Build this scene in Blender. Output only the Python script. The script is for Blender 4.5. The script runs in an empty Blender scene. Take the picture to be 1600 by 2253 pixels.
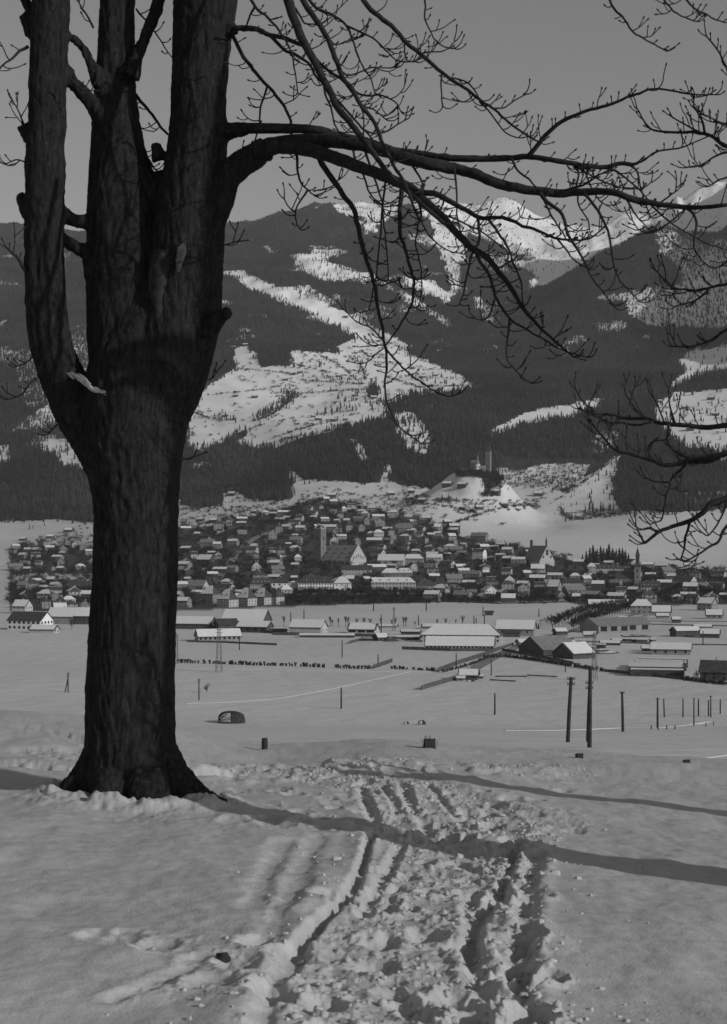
import bpy, bmesh, math, random
import numpy as np
from mathutils import Vector, Matrix

# ------------------------------------------------------------------ camera, sky, sun, exposure
scene = bpy.context.scene
F = 3400.0            # focal length in photograph pixels (photograph 1600 x 2253)
EYE = 62.0            # camera height above the valley floor
HOR = 1190.0          # photograph row of the horizon
cam_data = bpy.data.cameras.new('camera')
cam = bpy.data.objects.new('camera', cam_data)
scene.collection.objects.link(cam)
cam.location = (0, 0, EYE)
cam.rotation_euler = (math.radians(90), 0, 0)
cam_data.sensor_fit = 'VERTICAL'
cam_data.sensor_height = 36.0
cam_data.lens = F / 2253.0 * 36.0
cam_data.shift_y = (HOR - 1126.5) / 2253.0
cam_data.dof.use_dof = True
cam_data.dof.focus_distance = 40.0
cam_data.dof.aperture_fstop = 9.0
cam_data.clip_start = 0.1
cam_data.clip_end = 40000
scene.camera = cam
scene.render.resolution_x = 727
scene.render.resolution_y = 1024

SUN_AZ = math.radians(56)      # to the right of straight behind the camera
SUN_EL = math.radians(23.5)
SUN = Vector((math.sin(SUN_AZ) * math.cos(SUN_EL), -math.cos(SUN_AZ) * math.cos(SUN_EL), math.sin(SUN_EL)))
sun_data = bpy.data.lights.new('sun', 'SUN')
sun_data.energy = 2.75
sun_data.angle = math.radians(0.5)
sun_data.color = (1.0, 1.0, 0.985)
sun = bpy.data.objects.new('sun', sun_data)
scene.collection.objects.link(sun)
sun.rotation_euler = (-SUN).to_track_quat('-Z', 'Y').to_euler()
sun.location = (60, -40, 120)

world = bpy.data.worlds.new('World')
scene.world = world
world.use_nodes = True
wn = world.node_tree
wn.nodes.clear()
w_out = wn.nodes.new('ShaderNodeOutputWorld')
w_bg = wn.nodes.new('ShaderNodeBackground')
w_sky = wn.nodes.new('ShaderNodeTexSky')
w_sky.sky_type = 'NISHITA'
w_sky.sun_disc = False
w_sky.sun_elevation = SUN_EL
w_sky.sun_rotation = math.atan2(SUN.x, SUN.y)
w_sky.altitude = 600
w_bw = wn.nodes.new('ShaderNodeRGBToBW')      # the plate is monochrome
wn.links.new(w_sky.outputs[0], w_bw.inputs[0])
wn.links.new(w_bw.outputs[0], w_bg.inputs[0])
w_bg.inputs[1].default_value = 0.093
wn.links.new(w_bg.outputs[0], w_out.inputs[0])

vs = scene.view_settings
vs.view_transform = 'Standard'
vs.look = 'None'
vs.gamma = 1.0
vs.exposure = -0.2
vs.use_curve_mapping = False
scene.render.engine = 'CYCLES'
scene.cycles.max_bounces = 5
scene.cycles.diffuse_bounces = 3
scene.cycles.volume_bounces = 0

rng = np.random.default_rng(7)
random.seed(11)
COL = scene.collection

# ------------------------------------------------------------------ helpers
def tag(o, label=None, cat=None, group=None, kind=None):
    if label: o['label'] = label
    if cat: o['category'] = cat
    if group: o['group'] = group
    if kind: o['kind'] = kind
    return o

def empty(name, loc=(0, 0, 0), rz=0.0, parent=None):
    o = bpy.data.objects.new(name, None)
    o.empty_display_size = 0.5
    o.location = loc
    o.rotation_euler = (0, 0, rz)
    COL.objects.link(o)
    if parent: o.parent = parent
    return o

def mesh_from(name, V, Fc, mats=(), smooth=False, midx=None):
    me = bpy.data.meshes.new(name)
    V = np.asarray(V, dtype=np.float32).reshape(-1, 3)
    if isinstance(Fc, np.ndarray):
        n, k = Fc.shape
        me.vertices.add(len(V)); me.vertices.foreach_set('co', V.ravel())
        me.loops.add(n * k); me.loops.foreach_set('vertex_index', Fc.astype(np.int32).ravel())
        me.polygons.add(n)
        me.polygons.foreach_set('loop_start', np.arange(0, n * k, k, dtype=np.int32))
        me.polygons.foreach_set('loop_total', np.full(n, k, dtype=np.int32))
    else:
        me.from_pydata([tuple(map(float, v)) for v in V], [], [tuple(map(int, f)) for f in Fc])
    for m in (mats if isinstance(mats, (list, tuple)) else [mats]):
        me.materials.append(m)
    if midx is not None:
        me.polygons.foreach_set('material_index', np.asarray(midx, dtype=np.int32))
    if smooth:
        me.polygons.foreach_set('use_smooth', np.ones(len(me.polygons), dtype=bool))
    me.update(calc_edges=True)
    me.validate()
    return me

def mobj(name, me, parent=None, loc=(0, 0, 0), rz=0.0):
    o = bpy.data.objects.new(name, me)
    o.location = loc
    if rz: o.rotation_euler = (0, 0, rz)
    COL.objects.link(o)
    if parent: o.parent = parent
    return o

def copy_tree(o, parent=None):
    c = o.copy()
    COL.objects.link(c)
    c.parent = parent
    for ch in o.children:
        copy_tree(ch, c)
    return c

class MB:
    """collects verts and faces of one mesh"""
    def __init__(s): s.v = []; s.f = []; s.m = []
    def add(s, V, Fc, m=0):
        b = len(s.v)
        s.v += [tuple(p) for p in V]
        s.f += [tuple(i + b for i in f) for f in Fc]
        s.m += [m] * len(Fc)
    def box(s, cx, cy, cz, sx, sy, sz, m=0, rz=0.0):
        c, n = math.cos(rz), math.sin(rz)
        V = []
        for z in (-sz / 2, sz / 2):
            for x, y in ((-sx/2, -sy/2), (sx/2, -sy/2), (sx/2, sy/2), (-sx/2, sy/2)):
                V.append((cx + x*c - y*n, cy + x*n + y*c, cz + z))
        s.add(V, [(3,2,1,0),(4,5,6,7),(0,1,5,4),(1,2,6,5),(2,3,7,6),(3,0,4,7)], m)
    def hull_box(s, bottom, top, m=0):
        n = len(bottom)
        Fc = [tuple(range(n))[::-1], tuple(range(n, 2*n))]
        for i in range(n):
            j = (i + 1) % n
            Fc.append((i, j, n + j, n + i))
        s.add(list(bottom) + list(top), Fc, m)
    def tube(s, pts, rad, sides=6, m=0):
        V, Fc = tube_geo(pts, rad, sides)
        s.add(V, Fc.tolist(), m)
    def beam(s, a, b, r, sides=4, m=0):
        s.tube([a, b], [r, r], sides, m)
    def mesh(s, name, mats, smooth=False):
        return mesh_from(name, s.v, s.f, mats, smooth, s.m)

def tube_geo(pts, rad, sides=6, cap=True):
    P = np.asarray(pts, float); R = np.asarray(rad, float); n = len(P)
    T = np.zeros_like(P)
    T[1:-1] = P[2:] - P[:-2]; T[0] = P[1] - P[0]; T[-1] = P[-1] - P[-2]
    T /= np.maximum(np.linalg.norm(T, axis=1), 1e-9)[:, None]
    ref = np.array([0.0, 1.0, 0.0]) if abs(T[0][1]) < 0.8 else np.array([1.0, 0, 0])
    N = np.zeros_like(P)
    a = ref - T[0] * np.dot(ref, T[0]); a /= np.linalg.norm(a); N[0] = a
    for i in range(1, n):
        a = N[i-1] - T[i] * np.dot(N[i-1], T[i])
        l = np.linalg.norm(a)
        N[i] = a / l if l > 1e-6 else N[i-1]
    B = np.cross(T, N)
    an = np.linspace(0, 2*math.pi, sides, endpoint=False)
    V = P[:, None, :] + R[:, None, None] * (np.cos(an)[None, :, None] * N[:, None, :] + np.sin(an)[None, :, None] * B[:, None, :])
    V = V.reshape(-1, 3)
    i = np.arange(n - 1)[:, None] * sides; j = np.arange(sides)[None, :]; j2 = (j + 1) % sides
    Fc = np.stack([i + j, i + j2, i + sides + j2, i + sides + j], -1).reshape(-1, 4)
    if cap:   # close the ends with one extra point each
        V = np.vstack([V, P[0], P[-1]])
        c0, c1 = n * sides, n * sides + 1
        e = []
        for k in range(sides):
            k2 = (k + 1) % sides
            e.append((c0, k2, k, c0)); e.append((c1, (n-1)*sides + k, (n-1)*sides + k2, c1))
        Fq = [tuple(q) for q in Fc.tolist()]
        Ft = [(a, b, c) for a, b, c, _ in e]
        return V, _FL(Fq + Ft)
    return V, _FL([tuple(q) for q in Fc.tolist()])

class _FL(list):
    def tolist(s): return list(s)

def hash2(ix, iy, seed):
    h = (ix.astype(np.int64) * 374761393 + iy.astype(np.int64) * 668265263 + seed * 974634777) & 0x7fffffff
    h = ((h ^ (h >> 13)) * 1274126177) & 0x7fffffff
    return ((h ^ (h >> 16)) & 0xffff) / 65535.0

def vnoise(x, y, seed=0):
    x = np.asarray(x, float); y = np.asarray(y, float)
    ix = np.floor(x); iy = np.floor(y); fx = x - ix; fy = y - iy
    ix = ix.astype(np.int64); iy = iy.astype(np.int64)
    u = fx*fx*fx*(fx*(fx*6-15)+10); v = fy*fy*fy*(fy*(fy*6-15)+10)
    a = hash2(ix, iy, seed); b = hash2(ix+1, iy, seed); c = hash2(ix, iy+1, seed); d = hash2(ix+1, iy+1, seed)
    return (a*(1-u)+b*u)*(1-v) + (c*(1-u)+d*u)*v

def fbm(x, y, oct=4, seed=0, gain=0.5):
    s = 0.0; a = 1.0; t = 0.0
    for k in range(oct):
        s = s + a * (vnoise(x * 2**k + 17.3*k, y * 2**k - 9.1*k, seed + k) * 2 - 1)
        t += a; a *= gain
    return s / t

def ridged(x, y, oct=4, seed=0):
    s = 0.0; a = 1.0; t = 0.0
    for k in range(oct):
        s = s + a * (1 - np.abs(vnoise(x * 2**k + 3.7*k, y * 2**k + 5.9*k, seed + k) * 2 - 1))
        t += a; a *= 0.5
    return s / t

def smooth01(t):
    t = np.clip(t, 0, 1); return t*t*(3-2*t)

def inpoly(px, py, poly):
    r = np.zeros(np.shape(px), bool)
    n = len(poly); j = n - 1
    for i in range(n):
        xi, yi = poly[i]; xj, yj = poly[j]
        c = ((yi > py) != (yj > py)) & (px < (xj - xi) * (py - yi) / (yj - yi + 1e-9) + xi)
        r ^= c; j = i
    return r

def catmull(P, per=6):
    P = np.asarray(P, float)
    Q = np.vstack([2*P[0]-P[1], P, 2*P[-1]-P[-2]])
    out = []
    t = np.linspace(0, 1, per, endpoint=False)[:, None]
    for i in range(1, len(Q) - 2):
        a, b, c, d = Q[i-1], Q[i], Q[i+1], Q[i+2]
        out.append(0.5*((2*b) + (c-a)*t + (2*a-5*b+4*c-d)*t*t + (-a+3*b-3*c+d)*t**3))
    out.append(P[-1][None])
    return np.vstack(out)

def at(px, py, d):
    return np.array([(px - 800.0) / F * d, d, EYE + (HOR - py) / F * d])

# ------------------------------------------------------------------ materials (all grey: the plate is monochrome)
def nodes_of(m):
    m.use_nodes = True
    nt = m.node_tree
    return nt, nt.nodes['Principled BSDF']

def grey(v): return (v * 0.985, v, v * 0.995, 1)

def mat_plain(name, v, rough=0.8, var=0.25, scale=4.0, bump=0.0, coord='Object', detail=4.0):
    m = bpy.data.materials.new(name)
    nt, b = nodes_of(m)
    tc = nt.nodes.new('ShaderNodeTexCoord')
    n = nt.nodes.new('ShaderNodeTexNoise'); n.inputs['Scale'].default_value = scale; n.inputs['Detail'].default_value = detail
    nt.links.new(tc.outputs[coord], n.inputs['Vector'])
    r = nt.nodes.new('ShaderNodeValToRGB')
    r.color_ramp.elements[0].position = 0.3; r.color_ramp.elements[1].position = 0.7
    r.color_ramp.elements[0].color = grey(v * (1 - var)); r.color_ramp.elements[1].color = grey(min(v * (1 + var), 0.95))
    nt.links.new(n.outputs[0], r.inputs[0]); nt.links.new(r.outputs[0], b.inputs['Base Color'])
    b.inputs['Roughness'].default_value = rough
    b.inputs['Specular IOR Level'].default_value = 0.2
    if bump:
        bp = nt.nodes.new('ShaderNodeBump'); bp.inputs['Strength'].default_value = bump; bp.inputs['Distance'].default_value = 0.05
        nt.links.new(n.outputs[0], bp.inputs['Height']); nt.links.new(bp.outputs[0], b.inputs['Normal'])
    return m

def mat_snow(name, v, var, scale, bump, dist, scale2=None):
    m = bpy.data.materials.new(name)
    nt, b = nodes_of(m)
    tc = nt.nodes.new('ShaderNodeTexCoord')
    n = nt.nodes.new('ShaderNodeTexNoise'); n.inputs['Scale'].default_value = scale; n.inputs['Detail'].default_value = 6
    n2 = nt.nodes.new('ShaderNodeTexNoise'); n2.inputs['Scale'].default_value = scale2 or scale * 9; n2.inputs['Detail'].default_value = 3
    nt.links.new(tc.outputs['Object'], n.inputs['Vector']); nt.links.new(tc.outputs['Object'], n2.inputs['Vector'])
    mx = nt.nodes.new('ShaderNodeMath'); mx.operation = 'MULTIPLY_ADD'; mx.inputs[1].default_value = 0.5
    nt.links.new(n2.outputs[0], mx.inputs[0]); nt.links.new(n.outputs[0], mx.inputs[2])
    r = nt.nodes.new('ShaderNodeValToRGB')
    r.color_ramp.elements[0].position = 0.5; r.color_ramp.elements[1].position = 1.0
    r.color_ramp.elements[0].color = grey(v * (1 - var)); r.color_ramp.elements[1].color = grey(v * (1 + var * 0.6))
    nt.links.new(mx.outputs[0], r.inputs[0]); nt.links.new(r.outputs[0], b.inputs['Base Color'])
    b.inputs['Roughness'].default_value = 0.65
    b.inputs['Specular IOR Level'].default_value = 0.15
    bp = nt.nodes.new('ShaderNodeBump'); bp.inputs['Strength'].default_value = bump; bp.inputs['Distance'].default_value = dist
    nt.links.new(mx.outputs[0], bp.inputs['Height']); nt.links.new(bp.outputs[0], b.inputs['Normal'])
    return m

M_SNOW_FG = mat_snow('old_snow_trodden', 0.46, 0.14, 9.0, 0.45, 0.02, 70.0)
M_SNOW_ROOF = mat_snow('snow_on_roof', 0.68, 0.08, 0.5, 0.2, 0.05)
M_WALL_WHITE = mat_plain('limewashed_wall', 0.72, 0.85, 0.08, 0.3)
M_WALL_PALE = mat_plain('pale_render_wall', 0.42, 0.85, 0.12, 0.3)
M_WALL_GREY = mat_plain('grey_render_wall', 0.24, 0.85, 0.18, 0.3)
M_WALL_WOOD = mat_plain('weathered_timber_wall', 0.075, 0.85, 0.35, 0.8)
M_ROOF_DARK = mat_plain('dark_roof_shingle', 0.06, 0.8, 0.35, 0.7)
M_ROOF_GREY = mat_plain('grey_roof_tile', 0.2, 0.8, 0.25, 0.7)
M_WINDOW = mat_plain('window_glass', 0.02, 0.15, 0.3, 0.5)
M_WOOD_POLE = mat_plain('creosoted_pole', 0.035, 0.8, 0.4, 3.0)
M_STEEL = mat_plain('grey_pylon_steel', 0.12, 0.6, 0.2, 1.0)
M_FENCE = mat_plain('weathered_fence_board', 0.09, 0.85, 0.35, 0.6)
M_TWIG = mat_plain('bare_twigs', 0.026, 0.85, 0.3, 0.5)
M_NEEDLE = mat_plain('conifer_needles', 0.042, 0.85, 0.45, 0.05)
def vary_by_tree(m, lo, hi):
    nt = m.node_tree; b = nt.nodes['Principled BSDF']
    oi = nt.nodes.new('ShaderNodeObjectInfo'); r = nt.nodes.new('ShaderNodeValToRGB')
    r.color_ramp.elements[0].color = grey(lo); r.color_ramp.elements[1].color = grey(hi)
    # stands of paler larch and beech among the spruce
    vm = nt.nodes.new('ShaderNodeVectorMath'); vm.operation = 'SCALE'; vm.inputs[3].default_value = 0.0045; nt.links.new(oi.outputs['Location'], vm.inputs[0])
    nz = nt.nodes.new('ShaderNodeTexNoise'); nz.inputs['Scale'].default_value = 1.0; nz.inputs['Detail'].default_value = 4; nt.links.new(vm.outputs[0], nz.inputs['Vector'])
    mr = nt.nodes.new('ShaderNodeMapRange'); mr.inputs[1].default_value = 0.35; mr.inputs[2].default_value = 0.68; mr.inputs[3].default_value = -0.35; mr.inputs[4].default_value = 0.55; nt.links.new(nz.outputs[0], mr.inputs[0])
    ad = nt.nodes.new('ShaderNodeMath'); ad.operation = 'MULTIPLY_ADD'; ad.inputs[1].default_value = 0.7; ad.use_clamp = True
    nt.links.new(oi.outputs['Random'], ad.inputs[0]); nt.links.new(mr.outputs[0], ad.inputs[2])
    nt.links.new(ad.outputs[0], r.inputs[0]); nt.links.new(r.outputs[0], b.inputs['Base Color'])
vary_by_tree(M_NEEDLE, 0.010, 0.052)
M_STONE = mat_plain('castle_stone', 0.17, 0.85, 0.2, 0.15)
M_HAY = mat_plain('old_hay_and_brush', 0.035, 0.9, 0.6, 1.5, 0.6)
M_BUSH = mat_plain('leafless_hedge', 0.05, 0.9, 0.4, 0.6)

def mat_bark():
    m = bpy.data.materials.new('furrowed_bark')
    nt, b = nodes_of(m)
    tc = nt.nodes.new('ShaderNodeTexCoord')
    mp = nt.nodes.new('ShaderNodeMapping'); mp.inputs['Scale'].default_value = (1, 1, 0.28)
    nt.links.new(tc.outputs['Object'], mp.inputs[0])
    n = nt.nodes.new('ShaderNodeTexNoise'); n.inputs['Scale'].default_value = 34; n.inputs['Detail'].default_value = 7; n.inputs['Roughness'].default_value = 0.65
    n2 = nt.nodes.new('ShaderNodeTexNoise'); n2.inputs['Scale'].default_value = 60; n2.inputs['Detail'].default_value = 2
    n3 = nt.nodes.new('ShaderNodeTexNoise'); n3.inputs['Scale'].default_value = 3; n3.inputs['Detail'].default_value = 3
    nt.links.new(mp.outputs[0], n.inputs['Vector'])
    nt.links.new(tc.outputs['Object'], n2.inputs['Vector']); nt.links.new(tc.outputs['Object'], n3.inputs['Vector'])
    r = nt.nodes.new('ShaderNodeValToRGB')
    r.color_ramp.elements[0].position = 0.35; r.color_ramp.elements[1].position = 0.75
    r.color_ramp.elements[0].color = grey(0.010); r.color_ramp.elements[1].color = grey(0.036)
    nt.links.new(n.outputs[0], r.inputs[0])
    # pale lichen specks
    r2 = nt.nodes.new('ShaderNodeValToRGB')
    r2.color_ramp.elements[0].position = 0.66; r2.color_ramp.elements[1].position = 0.72
    nt.links.new(n2.outputs[0], r2.inputs[0])
    mm = nt.nodes.new('ShaderNodeMath'); mm.operation = 'MULTIPLY'
    nt.links.new(r2.outputs[0], mm.inputs[0]); nt.links.new(n3.outputs[0], mm.inputs[1])
    mix = nt.nodes.new('ShaderNodeMix'); mix.data_type = 'RGBA'
    nt.links.new(mm.outputs[0], mix.inputs['Factor'])
    nt.links.new(r.outputs[0], mix.inputs['A']); mix.inputs['B'].default_value = grey(0.10)
    nt.links.new(mix.outputs['Result'], b.inputs['Base Color'])
    b.inputs['Roughness'].default_value = 0.9
    b.inputs['Specular IOR Level'].default_value = 0.1
    bp = nt.nodes.new('ShaderNodeBump'); bp.inputs['Strength'].default_value = 0.8; bp.inputs['Distance'].default_value = 0.02
    nt.links.new(n.outputs[0], bp.inputs['Height']); nt.links.new(bp.outputs[0], b.inputs['Normal'])
    return m
M_BARK = mat_bark()
M_BRANCH = mat_plain('smooth_branch_bark', 0.024, 0.85, 0.35, 25, 0.3)
M_SCAR = mat_plain('bare_weathered_wood', 0.03, 0.85, 0.5, 12, 0.4)

def mat_terrain():
    """snow where it is open, dark forest floor below the trees, trodden earth between the houses"""
    m = bpy.data.materials.new('valley_snow_and_forest_floor')
    nt, b = nodes_of(m)
    tc = nt.nodes.new('ShaderNodeTexCoord')
    def noise(s, d=5):
        n = nt.nodes.new('ShaderNodeTexNoise'); n.inputs['Scale'].default_value = s; n.inputs['Detail'].default_value = d
        nt.links.new(tc.outputs['Object'], n.inputs['Vector']); return n
    big = noise(0.006); fine = noise(0.07, 6); tiny = noise(0.5, 3)
    fa = nt.nodes.new('ShaderNodeAttribute'); fa.attribute_name = 'forest'
    ta = nt.nodes.new('ShaderNodeAttribute'); ta.attribute_name = 'town'
    sn = nt.nodes.new('ShaderNodeValToRGB')
    sn.color_ramp.elements[0].position = 0.3; sn.color_ramp.elements[1].position = 0.7
    sn.color_ramp.elements[0].color = grey(0.52); sn.color_ramp.elements[1].color = grey(0.60)
    nt.links.new(big.outputs[0], sn.inputs[0])
    # snow grows paler with height and is duller in the valley
    hi = nt.nodes.new('ShaderNodeValToRGB')
    hi.color_ramp.elements[0].position = 0.3; hi.color_ramp.elements[1].position = 0.7
    hi.color_ramp.elements[0].color = grey(0.86); hi.color_ramp.elements[1].color = grey(0.92)
    nt.links.new(big.outputs[0], hi.inputs[0])
    sx = nt.nodes.new('ShaderNodeSeparateXYZ'); nt.links.new(tc.outputs['Object'], sx.inputs[0])
    mr = nt.nodes.new('ShaderNodeMapRange'); mr.inputs[1].default_value = 60; mr.inputs[2].default_value = 420; nt.links.new(sx.outputs[2], mr.inputs[0])
    ms = nt.nodes.new('ShaderNodeMix'); ms.data_type = 'RGBA'
    nt.links.new(mr.outputs[0], ms.inputs['Factor']); nt.links.new(sn.outputs[0], ms.inputs['A']); nt.links.new(hi.outputs[0], ms.inputs['B'])
    # forest factor sharpened by noise
    def sharpen(src, noi, gain, lo, hi):
        a = nt.nodes.new('ShaderNodeMath'); a.operation = 'MULTIPLY_ADD'; a.inputs[1].default_value = gain
        s = nt.nodes.new('ShaderNodeMath'); s.operation = 'SUBTRACT'; s.inputs[1].default_value = 0.5
        nt.links.new(noi.outputs[0], s.inputs[0]); nt.links.new(s.outputs[0], a.inputs[0]); nt.links.new(src.outputs['Fac'], a.inputs[2])
        r = nt.nodes.new('ShaderNodeMapRange'); r.inputs[1].default_value = lo; r.inputs[2].default_value = hi
        nt.links.new(a.outputs[0], r.inputs[0]); return r
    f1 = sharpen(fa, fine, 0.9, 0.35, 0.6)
    f2 = sharpen(ta, tiny, 1.4, 0.30, 0.70)
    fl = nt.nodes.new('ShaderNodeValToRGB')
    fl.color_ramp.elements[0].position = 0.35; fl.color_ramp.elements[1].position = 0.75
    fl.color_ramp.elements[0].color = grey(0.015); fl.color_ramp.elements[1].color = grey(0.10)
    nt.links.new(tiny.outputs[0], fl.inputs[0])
    m1 = nt.nodes.new('ShaderNodeMix'); m1.data_type = 'RGBA'
    nt.links.new(f2.outputs[0], m1.inputs['Factor']); nt.links.new(ms.outputs['Result'], m1.inputs['A']); m1.inputs['B'].default_value = grey(0.05)
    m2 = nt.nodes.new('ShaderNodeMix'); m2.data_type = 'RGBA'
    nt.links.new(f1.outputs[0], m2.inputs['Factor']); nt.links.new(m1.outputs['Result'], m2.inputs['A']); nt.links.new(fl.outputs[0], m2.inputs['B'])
    nt.links.new(m2.outputs['Result'], b.inputs['Base Color'])
    b.inputs['Roughness'].default_value = 0.75
    b.inputs['Specular IOR Level'].default_value = 0.1
    bp = nt.nodes.new('ShaderNodeBump'); bp.inputs['Strength'].default_value = 0.35; bp.inputs['Distance'].default_value = 3.0
    nt.links.new(fine.outputs[0], bp.inputs['Height']); nt.links.new(bp.outputs[0], b.inputs['Normal'])
    return m
M_TERRAIN = mat_terrain()
# ------------------------------------------------------------------ terrain
def tab(xs, pairs):
    k = np.array([p[0] for p in pairs], float); v = np.array([p[1] for p in pairs], float)
    return np.interp(xs, k, v)

def smooth_cols(a, n=5):
    k = np.ones(n) / n
    p = np.pad(a, n // 2, mode='edge')
    return np.convolve(p, k, mode='valid')

# near hill: gentle shoulder with a crest about 20 m away, then the slope down to the valley
CREST = [(-400, 1560), (0, 1572), (190, 1588), (330, 1606), (420, 1626), (550, 1656), (650, 1652), (800, 1640), (900, 1638),
         (1000, 1648), (1275, 1667), (1590, 1682), (2000, 1700)]
_cx = np.linspace(-420, 2020, 400); _cv = np.interp(_cx, [p[0] for p in CREST], [p[1] for p in CREST])
for _ in range(4): _cv = smooth_cols(_cv, 17)
def crest_row(px): return np.interp(px, _cx, _cv)
def fg_plane(x, y): return EYE - 1.2 - 0.075 * y - 0.06 * x
def fg_base(x, y):
    x = np.asarray(x, float); y = np.asarray(y, float)
    px = 800 + F * x / np.maximum(y, 3.0)
    pxe = np.clip(px, -300, 1900)
    xe = (pxe - 800) / F * 20.0
    cur = HOR + F * (EYE - fg_plane(xe, 20.0)) / 20.0
    dz = -(crest_row(pxe) - cur) / F * 20.0
    z = EYE - 1.2 - 0.075 * y - 0.06 * np.clip(x, -9, 9) + dz * smooth01((y - 11) / 9.0)
    return z - 0.010 * np.maximum(0, y - 20.0)**2

def hill(x, y):
    """shoulder and slope behind the crest, y < 500"""
    yy = np.clip(y, 30, 600)
    s = np.interp(yy, [30, 45, 80, 110, 155, 210, 300, 406, 480, 520, 600], [0.156, 0.158, 0.150, 0.142, 0.1335, 0.1295, 0.1235, 0.1207, 0.1215, 0.1192, 0.10333])
    z = np.maximum(EYE - yy * s, 0.0)
    px = np.clip(800 + F * x / np.maximum(yy, 3.0), -300, 1900)
    tilt = -(px - 800) / F * 0.06 * yy * (1 - smooth01((yy - 30) / 100.0))
    z = z + tilt
    zf = fg_base(x, np.minimum(y, 34)) - 0.12
    w = smooth01((y - 26) / 8.0)
    return zf * (1 - w) + z * w

KC = [-500, 0, 200, 400, 550, 700, 850, 1000, 1150, 1300, 1450, 1600, 1760, 2100]
ROWS = [  # (distance by column or number, photograph row by column)
    (1700, [1314, 1313, 1312, 1303, 1303, 1303, 1303, 1303, 1306, 1308, 1308, 1308, 1308, 1308]),
    (1950, [1297, 1296, 1294, 1262, 1256, 1252, 1256, 1262, 1270, 1276, 1282, 1284, 1285, 1286]),
    (2300, [1271, 1269, 1266, 1200, 1192, 1186, 1190, 1200, 1214, 1221, 1235, 1238, 1239, 1240]),
    (2700, [1204, 1200, 1192, 1142, 1124, 1116, 1124, 1140, 1150, 1156, 1126, 1126, 1126, 1126]),
    (3100, [1150, 1148, 1140, 1108, 1098, 1062, 1062, 1062, 1066, 1062, 1046, 1040, 1040, 1040]),
    (3500, [1050, 1040, 1010, 990, 984, 958, 934, 934, 950, 952, 936, 915, 907, 900]),
    (4100, [940, 930, 900, 900, 882, 866, 850, 842, 852, 852, 842, 832, 816, 800]),
    (4800, [830, 820, 790, 790, 772, 770, 788, 800, 790, 772, 752, 742, 520, 280]),  # last two columns raised out of view to cast shade on the slopes
    (5600, [700, 700, 688, 680, 662, 660, 680, 712, 694, 592, 505, 560, 400, 100]),
    (6300, [600, 600, 594, 582, 572, 562, 580, 616, 668, 632, 588, 576, 300, 50]),
    (6900, [545, 545, 545, 530, 520, 500, 505, 540, 585, 572, 545, 520, 330, 120]),
    (7500, None),
    (8300, None),
    (9600, None)]
SKYLINE = [(-500, 520), (-200, 500), (60, 500), (165, 516), (330, 500), (420, 500), (490, 497), (530, 503), (560, 505), (600, 488), (650, 474), (700, 464),
           (740, 459), (800, 457), (840, 461), (880, 462), (920, 452), (960, 444), (1000, 448), (1040, 456), (1060, 455), (1085, 447),
           (1112, 447), (1140, 458), (1180, 480), (1215, 496), (1250, 503), (1290, 513), (1325, 508), (1345, 494), (1370, 478),
           (1390, 474), (1430, 480), (1465, 462), (1490, 432), (1505, 438), (1530, 420), (1560, 408), (1600, 398), (1700, 370), (2300, 300)]

cols = np.concatenate([np.linspace(-900, -80, 26), np.linspace(-60, 1660, 500), np.linspace(1680, 2600, 26)])
yrow = np.concatenate([np.linspace(15, 40, 14), np.geomspace(42, 500, 44), np.geomspace(512, 1490, 46),
                       np.linspace(1505, 3400, 190), np.linspace(3412, 7900, 285), np.linspace(7950, 9600, 12)])
NC, NR = len(cols), len(yrow)

def pchip(xk, Yk, xq):
    """monotone cubic, columns at once; Yk (K, C)"""
    h = np.diff(xk)[:, None]; d = np.diff(Yk, axis=0) / h
    K = len(xk); m = np.zeros_like(Yk)
    for k in range(1, K - 1):
        s = np.sign(d[k-1]) * np.sign(d[k])
        w1 = 2*h[k] + h[k-1]; w2 = h[k] + 2*h[k-1]
        with np.errstate(divide='ignore', invalid='ignore'):
            hm = (w1 + w2) / (w1 / d[k-1] + w2 / d[k])
        m[k] = np.where(s > 0, np.nan_to_num(hm), 0)
    m[0] = d[0]; m[-1] = d[-1]
    idx = np.clip(np.searchsorted(xk, xq) - 1, 0, K - 2)
    t = ((xq - xk[idx]) / np.diff(xk)[idx])[:, None]; hh = np.diff(xk)[idx][:, None]
    return ((2*t**3 - 3*t**2 + 1) * Yk[idx] + (t**3 - 2*t**2 + t) * hh * m[idx] + (-2*t**3 + 3*t**2) * Yk[idx+1] + (t**3 - t**2) * hh * m[idx+1])

ctrl_y = [1490.0]; ctrl_z = [np.zeros(NC)]
sky_py = smooth_cols(tab(cols, SKYLINE), 3)
for yk, pys in ROWS:
    if pys is not None:
        py = smooth_cols(smooth_cols(tab(cols, list(zip(KC, pys))), 31), 31)
        z = EYE + (HOR - py) / F * yk
    elif yk == 7500:
        z = EYE + (HOR - sky_py) / F * yk
    elif yk == 8300:
        z = EYE + (HOR - sky_py) / F * 7500 - 260
    else:
        z = EYE + (HOR - sky_py) / F * 7500 - 700
    ctrl_y.append(float(yk)); ctrl_z.append(z)
far_rows = yrow > 1495
PX, YY = np.meshgrid(cols, yrow)
XX = (PX - 800) / F * YY
ZZ = np.zeros_like(YY)
zf = pchip(np.array(ctrl_y), np.array(ctrl_z), yrow[far_rows])
ZZ[far_rows] = zf
near = ~far_rows
ZZ[near] = hill(XX[near], YY[near])
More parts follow.
